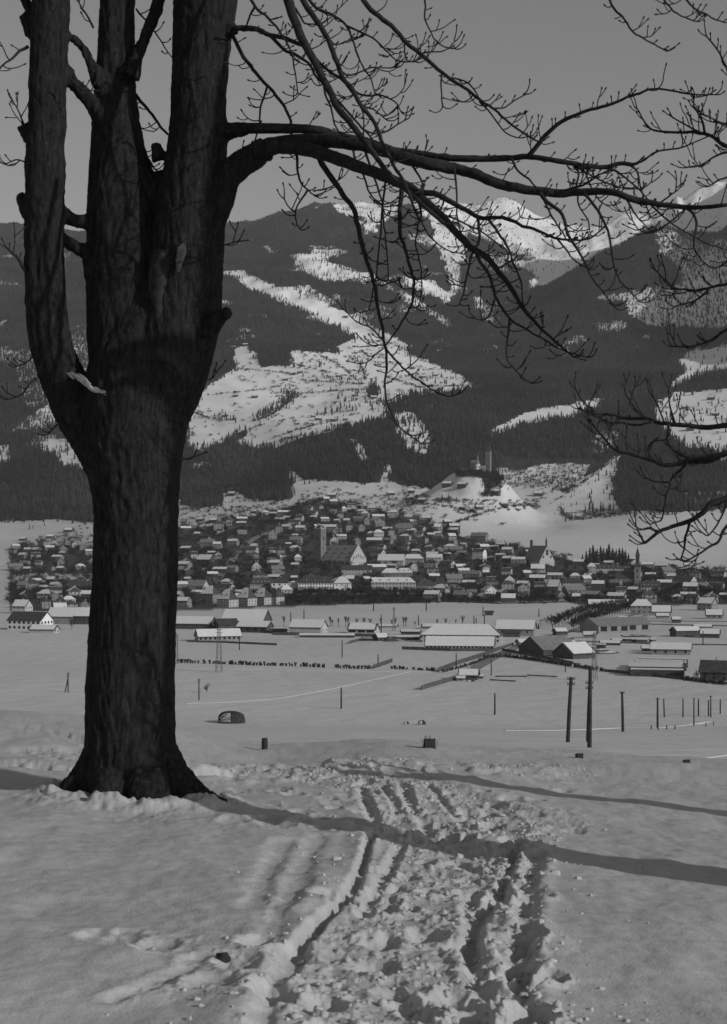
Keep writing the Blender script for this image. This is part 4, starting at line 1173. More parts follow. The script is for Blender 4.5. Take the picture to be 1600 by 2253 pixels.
def behind_crest(px, dist): return at(px, HOR, dist)[0]
def hill_z(x, y): return float(ground(np.array([x]), np.array([y]))[0])
def stump(px, pyt, pyb, w, dist, label):
    x = behind_crest(px, dist); zb = fgz(x, dist) - 0.1
    h = (pyb - pyt) / F * dist + 0.1; r = w / 2 / F * dist; mb = MB()
    zz = np.linspace(0, h, 7)
    mb.tube([(0.01*math.sin(z*9), 0.008*math.cos(z*7), z) for z in zz], [r*1.08, r, r*1.04, r*0.97, r*1.02, r, r*0.93], 10)
    o = mobj('fence_post', mb.mesh('fence_post', [M_WOOD_POLE])); o.location = (x, dist, zb)
    return tag(o, label, 'post')
stump(581, 1634, 1658, 14, 20.3, 'short thick wooden post sticking up behind the snowy crest')
def crate(px, pyt, pyb, w, dist, label, twig=False):
    x = behind_crest(px, dist); zb = fgz(x, dist) - 0.08
    h = (pyb - pyt) / F * dist + 0.08; s = w / F * dist
    root = empty('wooden_box' , (x, dist, zb), 0.25); tag(root, label, 'box')
    mb = MB()
    for k in range(5): mb.box(-s/2 + s*(k+.5)/5, -s*0.3, h/2, s/5*0.92, s*0.08, h - 0.01*(k % 2))
    mb.box(0, 0.02, h/2 - 0.01, s*0.9, s*0.5, h*0.94)
    mobj('boards', mb.mesh('boards', [M_WOOD_POLE]), root)
    return root
o = crate(945, 1627, 1648, 24, 19.6, 'small dark wooden box with dry weeds sticking out on the crest')
mb = MB(); rr = random.Random(8)
for k in range(9):
    a = rr.uniform(0.3, 2.8); l = rr.uniform(.03, .08)
    x0, z0 = rr.uniform(-.12, .08), rr.uniform(.14, .2)
    mb.tube([(x0, -.03, z0 - .12), (x0 + l*.4*math.cos(a), -.05, z0 + l*.6), (x0 + l*math.cos(a), -.04, z0 + l*(.8 + .3*math.sin(a)))], [.003, .0025, .0015], 4)
mobj('weeds', mb.mesh('weeds', [M_TWIG]), o)
crate(1275, 1661, 1672, 15, 19.8, 'small dark wooden box lying alone at the crest of the snow')
crate(1511, 1676, 1684, 13, 19.8, 'flat dark board end showing above the snow crest')
# ------------------------------------------------------------------ buildings
WIN_ME = None
def window_mesh():
    global WIN_ME
    if WIN_ME is None:
        mb = MB(); mb.box(0, 0, 0, 1, 0.12, 1); WIN_ME = mb.mesh('window', [M_WINDOW])
    return WIN_ME
def add_window(parent, x, y, z, w, h, face):
    o = mobj('window', window_mesh(), parent)
    o.location = (x, y, z)
    if face == 'x': o.rotation_euler = (0, 0, math.pi/2)
    o.scale = (w, 1, h)
    return o

def wall_mesh(L, Dp, H, R, kind, mat, sink=3.0):
    mb = MB(); a, b = L/2, Dp/2
    if kind == 'gable':
        V = [(-a,-b,-sink),(a,-b,-sink),(a,b,-sink),(-a,b,-sink),(-a,-b,H),(a,-b,H),(a,b,H),(-a,b,H),(-a,0,H+R-0.05),(a,0,H+R-0.05)]
        mb.add(V, [(0,3,2,1),(0,1,5,4),(2,3,7,6),(1,2,6,9,5),(3,0,4,8,7),(4,5,9,8),(6,7,8,9)])
    else:
        mb.box(0, 0, (H-sink)/2, L, Dp, H+sink)
    return mb.mesh('wall', [mat])
def slope_slab(mb, p0, p1, p2, p3, th, m=0):
    """quad or triangle slab thickened downwards along its normal"""
    P = [np.array(p, float) for p in (p0, p1, p2, p3)]
    n = np.cross(P[1]-P[0], P[3]-P[0] if np.linalg.norm(P[3]-P[2]) > 1e-6 or True else P[2]-P[0]); n /= max(np.linalg.norm(n), 1e-9)
    if n[2] < 0: n = -n
    top = [tuple(p) for p in P]; bot = [tuple(p - n*th) for p in P]
    mb.hull_box(bot, top, m)
def roof_parts(L, Dp, H, R, kind, o=0.7, th=0.25, snow=(1, 1), hipl=None):
    """roof slab mesh verts and snow slabs; snow=(front -y slope, back +y slope)"""
    rf, sn = MB(), MB()
    if R < 0.3: R = 0.3
    a, b = L/2 + o, Dp/2 + o
    k = R / (Dp/2); ze = H - k*o
    up = 0.12
    if kind == 'gable': rl = a
    else: rl = max(a - (hipl if hipl is not None else Dp/2*0.9), 0.15)
    F1 = [(-a,-b,ze+up),(a,-b,ze+up),(rl,0,H+R+up),(-rl,0,H+R+up)]
    B1 = [(a,b,ze+up),(-a,b,ze+up),(-rl,0,H+R+up),(rl,0,H+R+up)]
    slope_slab(rf, *F1, th); slope_slab(rf, *B1, th)
    def lift(q, d, ins):
        c = np.mean(np.array(q), axis=0)
        return [tuple(np.array(p) + (c - np.array(p)) * ins + np.array((0, 0, d))) for p in q]
    if snow[0]: slope_slab(sn, *lift(F1, 0.30, 0.02 if L > 20 or kind != 'gable' else 0.10), 0.26)
    if snow[1]: slope_slab(sn, *lift(B1, 0.30, 0.02), 0.26)
    if kind != 'gable':
        for s in (-1, 1):
            T = [(s*a,-s*b,ze+up),(s*a,s*b,ze+up),(s*rl,0,H+R+up)]
            T4 = [T[0], T[1], tuple(np.array(T[2]) + np.array((0, s*0.05, 0))), tuple(np.array(T[2]) - np.array((0, s*0.05, 0)))]
            slope_slab(rf, *T4, th)
            if (s < 0 and snow[0]) or (s > 0 and len(snow) > 2 and snow[2]):
                slope_slab(sn, *lift(T4, 0.30, 0.03), 0.26)
    return rf, sn

def make_building(name, loc, rz, L, Dp, H, R, kind='gable', wall=None, roof=None, snow=(1, 1), windows=0, floors=1, chim=1, gable_win=True, o=0.7, hipl=None, ww=1.0, wh=1.4, dorm=0):
    root = empty(name, loc, rz)
    mobj('wall', wall_mesh(L, Dp, H, R, kind, wall or M_WALL_GREY), root)
    rf, sn = roof_parts(L, Dp, H, R, kind, o, 0.25, snow, hipl)
    ro = mobj('roof', rf.mesh('roof', [roof or M_ROOF_DARK]), root)
    if sn.v: mobj('snow_cover', sn.mesh('snow_cover', [M_SNOW_ROOF]), ro)
    for c in range(chim):
        mb = MB(); hx = (c + 0.5) / chim * L * 0.7 - L*0.35
        mb.box(0, 0, 0, 0.8, 0.8, 2.4); mb.box(0, 0, 1.3, 1.0, 1.0, 0.25)
        mobj('chimney', mb.mesh('chimney', [M_WALL_PALE]), ro, (hx, Dp*0.12, H + R*0.78 + 0.8))
    for dd in range(dorm):
        hx = (dd + 0.5) / dorm * L * 0.8 - L*0.4
        mb = MB(); zf = H + R*0.30
        mb.hull_box([(hx-.7,-Dp*.36,zf-.6),(hx+.7,-Dp*.36,zf-.6),(hx+.7,-Dp*.1,zf-.6),(hx-.7,-Dp*.1,zf-.6)], [(hx-.7,-Dp*.36,zf+1.1),(hx+.7,-Dp*.36,zf+1.1),(hx+.7,-Dp*.1,zf+1.1),(hx-.7,-Dp*.1,zf+1.1)])
        mb.add([(hx-.9,-Dp*.40,zf+1.1),(hx+.9,-Dp*.40,zf+1.1),(hx+.9,-Dp*.1,zf+1.1),(hx-.9,-Dp*.1,zf+1.1),(hx,-Dp*.40,zf+1.9),(hx,-Dp*.1,zf+1.9)], [(0,1,4),(1,2,5,4),(2,3,5),(3,0,4,5),(3,2,1,0)], 1)
        mobj('dormer', mb.mesh('dormer', [M_WALL_PALE, M_ROOF_DARK]), ro)
    fh = H / floors
    for fl in range(floors):
        z = fh * (fl + 0.55)
        for k in range(windows):
            x = -L/2 + L * (k + 0.5) / windows
            add_window(root, x, -Dp/2, z, ww, min(wh, fh*0.6), 'y')
        if gable_win:
            ng_ = max(2, int(Dp / 3.5))
            for k in range(ng_):
                for s in (-1, 1):
                    add_window(root, s*L/2, -Dp/2 + Dp*(k+.5)/ng_, z, ww, min(wh, fh*0.6), 'x')
    return root

def put(px, py, wpx, hpx, rpx, label, name='house', rot=-12, depth=None, cat='house', group=None, **kw):
    """building whose front foot shows at photograph px, py with the given width, wall and roof height in photograph pixels"""
    p = hit(px, py, 350)
    s = p[1] / F
    L = wpx * s; Hh = hpx * s; Dp = depth or max(7.0, L * 0.6); R = rpx * s
    y = p[1] + Dp/2
    z = float(ground(np.array([p[0]]), np.array([y]))[0])
    z = min(z, p[2] + 1.0)
    b = make_building(name, (p[0], y, z), math.radians(rot), L, Dp, Hh, R, **kw)
    return tag(b, label, cat, group)

FOOT = []     # occupied places, so that the many plain houses keep clear
def note(px, py, w): FOOT.append((px, py, w))

WB = [
 (1345,1420,44,5,4,-10,8,dict(wall=M_WALL_WOOD,chim=0,gable_win=False),'low snow roofed board shelter among the yard logs','shed'),
 (1566,1404,42,9,9,-14,10,dict(wall=M_WALL_WOOD,chim=0,gable_win=False),'dark shed with snow roof beside the second railway line','shed'),
 (1432,1434,32,7,6,-12,8,dict(wall=M_WALL_WOOD,chim=0,gable_win=False),'small dark yard shed left of the long grey shed','shed'),
 (1184,1421,36,8,7,18,9,dict(wall=M_WALL_WOOD,chim=0,snow=(1,0),gable_win=False),'dark lean-to with half snowy roof left of the sawmill','shed'),
 (1300,1404,26,7,6,-12,8,dict(wall=M_WALL_GREY,chim=0,gable_win=False),'small grey hut with snow roof before the open hall','hut'),
 (1548,1384,40,5,4,-6,7,dict(wall=M_WALL_PALE,chim=0,gable_win=False),'low pale platform shed between the railway lines','shed'),
 (1250,1420,30,6,4,10,8,dict(wall=M_WALL_WOOD,chim=0,gable_win=False),'low dark shed with snow roof behind the sawmill ridge','shed'),
 (720,1403,120,5,3,-4,7,dict(wall=M_WALL_WOOD,chim=0,gable_win=False),'very long low lean-to with snow roof before the goods sheds','shed'),
 (890,1408,70,6,3,-5,8,dict(wall=M_WALL_WOOD,chim=0,gable_win=False),'long low dark store with snow roof between log piles and factory','shed'),
 (612,1394,34,6,4,-12,8,dict(wall=M_WALL_WOOD,chim=0,snow=(0,1),gable_win=False),'low tumbledown shed between open barn and goods shed','shed'),
 (960,1384,60,5,5,-8,9,dict(wall=M_WALL_GREY,chim=0,gable_win=False),'low station shed with snow roof behind the factory','shed'),
 (850,1382,50,4,3,-6,7,dict(wall=M_WALL_PALE,chim=0,gable_win=False),'low pale loading shed behind the three bay shed','shed'),
 # yards and works on the valley floor: px, py, width, wall, roof, rot, depth, extra, label, category
 (405,1384,132,12,14,-14,16,dict(wall=M_WALL_WOOD,chim=0,windows=0,gable_win=False),'very long timber barn with snowy roof half hidden by the great trunk','barn'),
 (540,1379,98,13,23,-16,19,dict(wall=M_WALL_WOOD,chim=0,windows=0,gable_win=False),'tall timber barn with big steep snowy roof and dark gable','barn'),
 (560,1392,70,13,11,-18,13,dict(wall=M_WALL_WOOD,chim=0,windows=4,gable_win=False,ww=3,wh=3),'open fronted timber barn with snowy roof before the tall barn','barn'),  # dark panes on the wall take the place of its shaded open front
 (496,1386,44,12,12,20,14,dict(wall=M_WALL_WOOD,chim=0,snow=(0,0),gable_win=False),'dark roofed timber barn between two snowy barns','barn'),
 (478,1411,96,11,14,18,11,dict(wall=M_WALL_GREY,chim=0,windows=9,ww=1.4),'long low works building with lit eaves and row of doors','works building'),
 (678,1397,74,17,15,-18,13,dict(wall=M_WALL_PALE,chim=1,windows=0,gable_win=True),'railway goods shed with snowy roof and white windowed gable','shed'),
 (800,1394,62,9,13,-16,11,dict(wall=M_WALL_PALE,chim=0,windows=3,ww=5,wh=2.6,gable_win=False),'low snowy shed with three dark open bays','shed'),  # dark panes stand in for the shade inside the open bays
 (1020,1414,172,17,21,-9,17,dict(wall=M_WALL_PALE,kind='hip',chim=2,windows=14,floors=2,snow=(1,1),hipl=8),'large two storey factory with hipped snowy roof and pale walls','factory'),
 (1014,1430,150,9,18,-7,12,dict(wall=M_WALL_WHITE,chim=0,windows=18,ww=1.3),'long low white workshop with a row of dark windows','workshop'),
 (1138,1399,84,15,18,-14,14,dict(wall=M_WALL_GREY,chim=1,windows=3,gable_win=False),'grey walled shed with wide snowy roof beside the tree avenue','shed'),
 (1212,1443,92,15,26,28,24,dict(wall=M_WALL_WOOD,chim=0,snow=(0,0),roof=M_ROOF_GREY,gable_win=False),'sawmill hall with bare dark roof and timber gable','sawmill'),
 (1268,1450,66,12,22,34,16,dict(wall=M_WALL_WOOD,chim=0,snow=(1,1),gable_win=False),'sawmill lean-to with thick patchy snow on its roof','shed'),
 (1336,1393,80,17,15,24,24,dict(wall=M_WALL_GREY,chim=0,snow=(0,0),roof=M_ROOF_GREY,windows=3,ww=5,wh=4,gable_win=False),'open grey hall with bare roof in the timber yard','hall'),  # wide dark panes imitate the shade inside the open hall
 (1392,1390,64,17,14,24,22,dict(wall=M_WALL_GREY,chim=0,snow=(0,0),roof=M_ROOF_GREY,windows=2,ww=5,wh=4,gable_win=False),'second open grey hall joined to the timber yard hall','hall'),  # same dark panes for the shaded openings of this hall
 (1482,1441,86,12,12,-14,13,dict(wall=M_WALL_GREY,chim=0,windows=4),'long grey shed with snowy roof behind the stacked boards','shed'),
 (1582,1498,62,20,22,-22,11,dict(wall=M_WALL_WOOD,chim=1,windows=3,floors=2,snow=(0,0)),'dark timber farmhouse with bare roof and chimney by the road','house'),
 (1415,1351,46,18,13,-10,12,dict(wall=M_WALL_GREY,kind='hip',chim=2,windows=4,floors=2),'square grey house with snowy hipped roof at the end of the avenue','house'),
 (1458,1354,42,8,13,-12,11,dict(wall=M_WALL_GREY,chim=0),'low shed with broad snowy roof next to the square grey house','shed'),
 (1460,1362,28,7,5,-8,7,dict(wall=M_WALL_GREY,chim=0),'small flat hut with snowy roof in front of the broad roofed shed','hut'),
 (1490,1371,18,8,5,-5,6,dict(wall=M_WALL_WOOD,chim=0),'tiny signal hut with snow cap beside the railway','hut'),
 (1372,1366,20,5,4,10,6,dict(wall=M_WALL_WOOD,chim=0,gable_win=False),'tiny snow capped hut behind the timber yard hall','hut'),
 (1512,1401,62,13,8,16,9,dict(wall=M_WALL_WOOD,chim=0,snow=(1,0),gable_win=False),'ramshackle timber shed with poles standing behind it','shed'),
 (1033,1497,40,11,11,-10,6,dict(wall=M_WALL_WOOD,chim=1,snow=(1,0),windows=2,ww=.8,wh=.9),'small dark shack with stovepipe alone in the snowy field','shack'),
 (1015,1499,15,6,3,-6,3,dict(wall=M_WALL_PALE,chim=0,gable_win=False,windows=1,ww=.7,wh=.8),'tiny pale lean-to at the left side of the field shack','shed'),
 (1056,1494,14,5,2,-6,3,dict(wall=M_WALL_WOOD,chim=0,gable_win=False),'tiny dark bin box at the right side of the field shack','hut'),
 (62,1387,88,22,18,-24,15,dict(wall=M_WALL_WHITE,chim=1,windows=7,floors=2,snow=(0,1),ww=1.7,wh=1.8),'white two storey house with bare dark roof at the field edge','house'),
 (95,1393,60,8,9,-14,8,dict(wall=M_WALL_PALE,chim=0,windows=0),'low white annexe with snowy roof before the white house','annexe'),
 (137,1373,62,17,18,-16,13,dict(wall=M_WALL_GREY,chim=1,windows=0,gable_win=False),'grey barn with snowy roof beside the white house','barn'),
 (190,1374,52,18,18,-12,13,dict(wall=M_WALL_WOOD,chim=1,windows=5,gable_win=False),'dark walled barn with snowy roof meeting the great trunk','barn'),
 (1077,1325+29,17,7,3,-12,5,dict(wall=M_WALL_WOOD,chim=0,snow=(0,0),gable_win=False),'lone dark hay hut in the far white field','hut'),
 (905,1399,42,9,3,-10,8,dict(wall=M_WALL_WOOD,chim=0,gable_win=False),'dark timber store with flat snowy roof left of the factory','shed'),
 (838,1411,24,8,8,22,8,dict(wall=M_WALL_WOOD,chim=0,snow=(1,0),gable_win=False),'small dark shed between two log piles','shed'),
 (1128,1396+6,36,10,4,-10,9,dict(wall=M_WALL_WOOD,chim=0,snow=(0,0),gable_win=False),'dark flat roofed store right of the white factory gable','shed'),
 (1152,1422,24,8,6,14,7,dict(wall=M_WALL_PALE,chim=0,gable_win=False),'small pale shed with snowy roof at the sawmill road','shed'),
 (1234,1398,26,9,6,14,7,dict(wall=M_WALL_WOOD,chim=0,gable_win=False),'dark shed with snowy roof at the near end of the avenue','shed'),
]
for px, py, w, h, rr_, rot, dp, ex, lab, cat in WB:
    put(px, py, w, h, rr_, lab, cat.replace(' ', '_'), rot, dp, cat, **ex); note(px, py, w)

TB = [ # town buildings worth telling apart
 (500,1336,36,19,20,-38,13,dict(wall=M_WALL_PALE,kind='hip',chim=1,windows=4,floors=3,snow=(1,0),dorm=2),'pale apartment house with pointed hip roof, balconies side, first of the row of four','house','row of pale apartment houses'),
 (541,1333,36,19,20,-38,13,dict(wall=M_WALL_PALE,kind='hip',chim=1,windows=4,floors=3,snow=(1,0),dorm=2),'pale apartment house with pointed hip roof, second of the row of four','house','row of pale apartment houses'),
 (577,1331,36,18,18,-38,13,dict(wall=M_WALL_PALE,kind='hip',chim=1,windows=4,floors=3,snow=(1,0),dorm=2),'pale apartment house with pointed hip roof, third of the row of four','house','row of pale apartment houses'),
 (606,1330,28,18,14,-38,12,dict(wall=M_WALL_PALE,kind='hip',chim=1,windows=3,floors=3,snow=(0,0)),'pale apartment house at the bush end of the row of four','house','row of pale apartment houses'),
 (463,1328,34,22,16,-34,13,dict(wall=M_WALL_GREY,kind='hip',chim=1,windows=4,floors=3,snow=(1,0)),'grey house with snowy hip roof behind the row of apartment houses','house',None),
 (575,1302,66,17,13,24,15,dict(wall=M_WALL_GREY,kind='hip',chim=2,windows=11,floors=2,snow=(0,0),dorm=6),'long shaded wing with dormers joined to the white square palace','palace',None),  # grey wall colour carries the shade on this side of the palace
 (617,1304,37,22,11,-6,14,dict(wall=M_WALL_WHITE,kind='hip',chim=1,windows=3,floors=2,snow=(0,0),ww=1.7,wh=2.2),'white square palace with three wide windows per floor','palace',None),
 (646,1303,16,21,3,-6,12,dict(wall=M_WALL_PALE,kind='hip',chim=0,windows=1,floors=2,snow=(1,0)),'narrow pale wing between two white riverside palaces','house',None),
 (695,1305,75,23,13,-4,15,dict(wall=M_WALL_WHITE,kind='hip',chim=4,windows=12,floors=3,snow=(0,0),dorm=3,ww=1.5,wh=1.7),'long white riverside house with dark roof and twelve windows per floor','house',None),
 (754,1304,36,21,13,-4,15,dict(wall=M_WALL_WHITE,kind='hip',chim=1,windows=3,floors=2,snow=(1,0),ww=1.3,wh=1.4),'white riverside house with snowy hip roof and round attic window','house',None),
 (867,1305,98,23,10,-3,15,dict(wall=M_WALL_PALE,kind='hip',chim=2,windows=13,floors=3,snow=(1,1),dorm=4,ww=1.4,wh=1.6),'very long pale barrack block with snow patched roof by the river','barracks',None),
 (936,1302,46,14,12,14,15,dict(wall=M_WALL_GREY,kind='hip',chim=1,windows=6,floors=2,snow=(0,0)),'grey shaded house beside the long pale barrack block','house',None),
 (969,1301,31,16,11,-8,13,dict(wall=M_WALL_WHITE,kind='hip',chim=2,windows=4,floors=2,snow=(0,0)),'small white house with dark hip roof and tall chimneys','house',None),
 (785,1268,66,14,9,-4,13,dict(wall=M_WALL_PALE,chim=2,windows=9,floors=2,snow=(0,0)),'pale convent wing with bare roof below the church gable','house',None),
 (862,1243,58,9,13,-14,15,dict(wall=M_WALL_PALE,chim=1,windows=5,floors=2,snow=(1,0),roof=M_ROOF_GREY),'broad pale house with wide grey roof and windowed gable','house',None),
 (910,1244,46,14,9,-6,15,dict(wall=M_WALL_GREY,kind='hip',chim=1,windows=6,floors=2),'broad grey school house with snow edged hip roof','house',None),
 (957,1241,34,13,7,-10,13,dict(wall=M_WALL_PALE,chim=1,windows=4,floors=2,snow=(1,0)),'pale town house with even rows of windows','house',None),
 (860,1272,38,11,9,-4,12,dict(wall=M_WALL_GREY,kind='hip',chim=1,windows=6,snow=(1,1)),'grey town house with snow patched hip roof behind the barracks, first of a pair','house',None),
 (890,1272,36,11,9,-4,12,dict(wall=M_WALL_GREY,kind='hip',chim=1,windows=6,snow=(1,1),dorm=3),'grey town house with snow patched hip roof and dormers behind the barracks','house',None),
 (1056,1237,26,22,6,-30,12,dict(wall=M_WALL_WHITE,chim=1,windows=3,floors=3,snow=(0,0)),'tall bright white villa standing out among dark houses','villa',None),
 (1078,1311,36,11,10,-78,15,dict(wall=M_WALL_WHITE,chim=1,windows=4,floors=2,snow=(1,1)),'white chalet with low gable and dark balcony facing the field','chalet',None),
 (1150,1314,30,22,8,-80,13,dict(wall=M_WALL_GREY,chim=0,windows=2,floors=3,snow=(0,0)),'tall grey gabled house at the edge of the white field','house',None),
 (1120,1325,32,9,9,-8,10,dict(wall=M_WALL_WOOD,chim=0,snow=(1,1),gable_win=False),'dark field barn with bright snowy roof at the town edge','barn',None),
 (1073,1293,46,14,8,-4,12,dict(wall=M_WALL_GREY,kind='hip',chim=1,windows=6,floors=2,snow=(0,0),dorm=3),'grey house with three snowy dormers behind the white chalet','house',None),
 (1112,1289,38,13,10,-60,15,dict(wall=M_WALL_PALE,chim=1,windows=3,floors=2,snow=(0,0)),'pale gabled house between the chalet and the tall grey house','house',None),
 (1335,1262,74,11,8,-3,12,dict(wall=M_WALL_PALE,kind='hip',chim=1,windows=12,floors=2,snow=(0,0),dorm=6),'long convent with six snowy dormers below the spruce grove','convent',None),
 (1303,1262,18,15,7,-6,10,dict(wall=M_WALL_PALE,kind='hip',chim=0,windows=3,floors=2),'pale corner pavilion with snowy roof at the convent end','house',None),
 (1345,1337,96,8,9,-4,12,dict(wall=M_WALL_WOOD,chim=0,snow=(1,1),gable_win=False),'very long dark shed with snowy roof behind the avenue','shed',None),
 (1432,1302,42,11,12,-3,12,dict(wall=M_WALL_PALE,chim=2,windows=6,floors=2,snow=(0,0),dorm=4),'pale house with many dormers below the pointed spire','house',None),
 (1510,1290,44,13,10,-40,15,dict(wall=M_WALL_PALE,chim=1,windows=4,floors=2,snow=(0,0)),'pale gabled house among dark trees right of the spire','house',None),
 (1520,1256,26,12,6,-8,11,dict(wall=M_WALL_PALE,chim=1,windows=4,floors=2,snow=(1,0)),'pale villa with snowy balconies under the white meadow','villa',None),
 (1560,1344,34,16,12,-34,14,dict(wall=M_WALL_GREY,chim=1,windows=3,floors=2,snow=(1,1)),'grey gabled house with snow roof near the tracks','house',None),
 (1222,1303,26,12,14,-30,12,dict(wall=M_WALL_GREY,chim=1,windows=3,floors=2,snow=(1,0)),'dark gabled barn house with one white roof slope in the town','house',None),
 (1262,1300,44,18,10,-6,13,dict(wall=M_WALL_PALE,kind='hip',chim=1,windows=6,floors=3,snow=(0,0)),'tall pale house with dark mansard roof right of the church','house',None),
 (1185,1260,32,8,10,-8,11,dict(wall=M_WALL_PALE,chim=1,windows=4,snow=(1,1)),'low house with two bright snow slopes before the gabled church','house',None),
 (432,1298,46,9,12,-24,13,dict(wall=M_WALL_PALE,chim=1,windows=0,gable_win=False,snow=(0,0),roof=M_ROOF_GREY),'grey roofed shed with plain pale gable below the street','shed',None),
 (456,1285,12,12,4,-8,6,dict(wall=M_WALL_WOOD,kind='hip',chim=0,snow=(0,0)),'small dark square tower with pyramid roof by the street','tower',None),
 (452,1245,34,13,10,-30,13,dict(wall=M_WALL_WOOD,chim=1,windows=3,floors=2,snow=(1,1)),'dark house with large snowy gable roof beside the street','house',None),
 (560,1255,28,9,10,-70,12,dict(wall=M_WALL_PALE,chim=1,windows=3,floors=2,snow=(0,0)),'pale gabled house with two attic windows behind the riverside','house',None),
 (172,1300,68,8,14,-8,14,dict(wall=M_WALL_WOOD,kind='hip',chim=1,windows=5,snow=(0,0)),'broad dark roofed farmhouse beyond the left field','house',None),
 (46,1350,34,16,14,-20,12,dict(wall=M_WALL_PALE,chim=1,windows=3,floors=2,snow=(1,0)),'pale gabled house behind the white house at the field edge','house',None),
 (1575,1362,36,9,11,-12,11,dict(wall=M_WALL_GREY,chim=0,windows=3,snow=(1,1)),'long snowy roofed shed at the edge of the railway yard','shed',None),
]
for px, py, w, h, rr_, rot, dp, ex, lab, cat, grp in TB:
    put(px, py, w, h, rr_, lab, cat.replace(' ', '_'), rot, dp, cat, grp, **ex); note(px, py, w)

# ---- parish church: big hall nave under a steep roof, stepped gable, square tower
def church():
    p = hit(735, 1243, 1500); s = p[1] / F; root = empty('parish_church', p, math.radians(-36))
    tag(root, 'large parish church with steep patterned roof, stepped gable and square tower', 'church')
    L, Dp, Hw, R = 88*s, 34.0, 9*s, 34*s
    mobj('nave_wall', wall_mesh(L, Dp, Hw, R, 'gable', M_WALL_PALE, 6), root, (0, Dp/2, 0))
    rf, _ = roof_parts(L, Dp, Hw, R, 'gable', 0.4, 0.4, (0, 0)); ro = mobj('roof', rf.mesh('roof', [M_ROOF_GREY]), root, (0, Dp/2, 0))
    for row in range(3):       # small roof hatches
        for k in range(4 - (row == 2)):
            mb = MB(); mb.box(0, 0, 0, 1.5, 1.6, 1.3); mb.add([(-.9,-.9,.65),(.9,-.9,.65),(.9,.9,1.3),(-.9,.9,1.3)], [(0,1,2,3)])
            f = 0.2 + row*0.27
            mobj('roof_hatch', mb.mesh('roof_hatch', [M_ROOF_DARK]), ro, (-L*.36 + L*.24*k + row*1.5, -Dp/2*(1-f), Hw + R*f + 0.5))
    # stepped gable on the right end
    mb = MB(); n = 7
    for k in range(-n, n + 1):
        f = 1 - abs(k) / (n + 1)
        mb.box(L/2 + 0.5, Dp/2 + k*Dp/(2*n+1), (Hw + R*f + 1.5 - 5)/2, 1.0, Dp/(2*n+1)*0.98, Hw + R*f + 1.5 + 5)
    mobj('stepped_gable', mb.mesh('stepped_gable', [M_WALL_PALE]), root)
    for k in range(-3, 4):
        o = add_window(root, L/2 + 1.02, Dp/2 + k*Dp/9, Hw + R*0.28*(1.2 - abs(k)/5), 1.2, 4.0, 'x')
    for k in range(7):
        add_window(root, -L/2 + L*(k+.5)/7, -0.02, Hw*0.5, 1.6, Hw*0.6, 'y')
    # tower on the left
    tw, th = 11.5, 80*s
    mb = MB(); mb.box(-L/2 - 1.5, 6, th/2 - 5, tw, tw, th + 10); mb.box(-L/2 - 1.5, 6, th*0.62, tw + .5, tw + .5, .6); mb.box(-L/2 - 1.5, 6, th*0.84, tw + .5, tw + .5, .6)
    to = mobj('tower', mb.mesh('tower', [M_STONE]), root)
    mb = MB()
    for sx in (-1, 1):
        for sy in (-1, 1): mb.box(-L/2 - 1.5 + sx*tw*.40, 6 + sy*tw*.40, th + 1.2, 1.8, 1.8, 2.4)
    mb.box(-L/2 - 1.5, 6, th + .4, tw, tw, .8); mobj('battlement', mb.mesh('battlement', [M_WALL_PALE]), to)
    mb = MB(); c = (-L/2 - 1.5, 6)
    mb.add([(c[0]-tw*.42,c[1]-tw*.42,th+.7),(c[0]+tw*.42,c[1]-tw*.42,th+.7),(c[0]+tw*.42,c[1]+tw*.42,th+.7),(c[0]-tw*.42,c[1]+tw*.42,th+.7),(c[0],c[1],th+5)], [(0,1,4),(1,2,4),(2,3,4),(3,0,4),(3,2,1,0)])
    mobj('tower_roof', mb.mesh('tower_roof', [M_ROOF_DARK]), to)
    for f, hh in ((.72, 5.5), (.45, 2.2)):
        add_window(to, c[0], 6 - tw/2, th*f, 2.0, hh, 'y'); add_window(to, c[0] + tw/2, 6, th*f, 2.0, hh, 'x')
    mb = MB(); mb.box(0, 0, 0, 9, 8, 16); mobj('stair_turret', mb.mesh('stair_turret', [M_WALL_PALE]), root, (-L*0.16, Dp + 3, Hw + 9))
church(); note(735, 1243, 110)

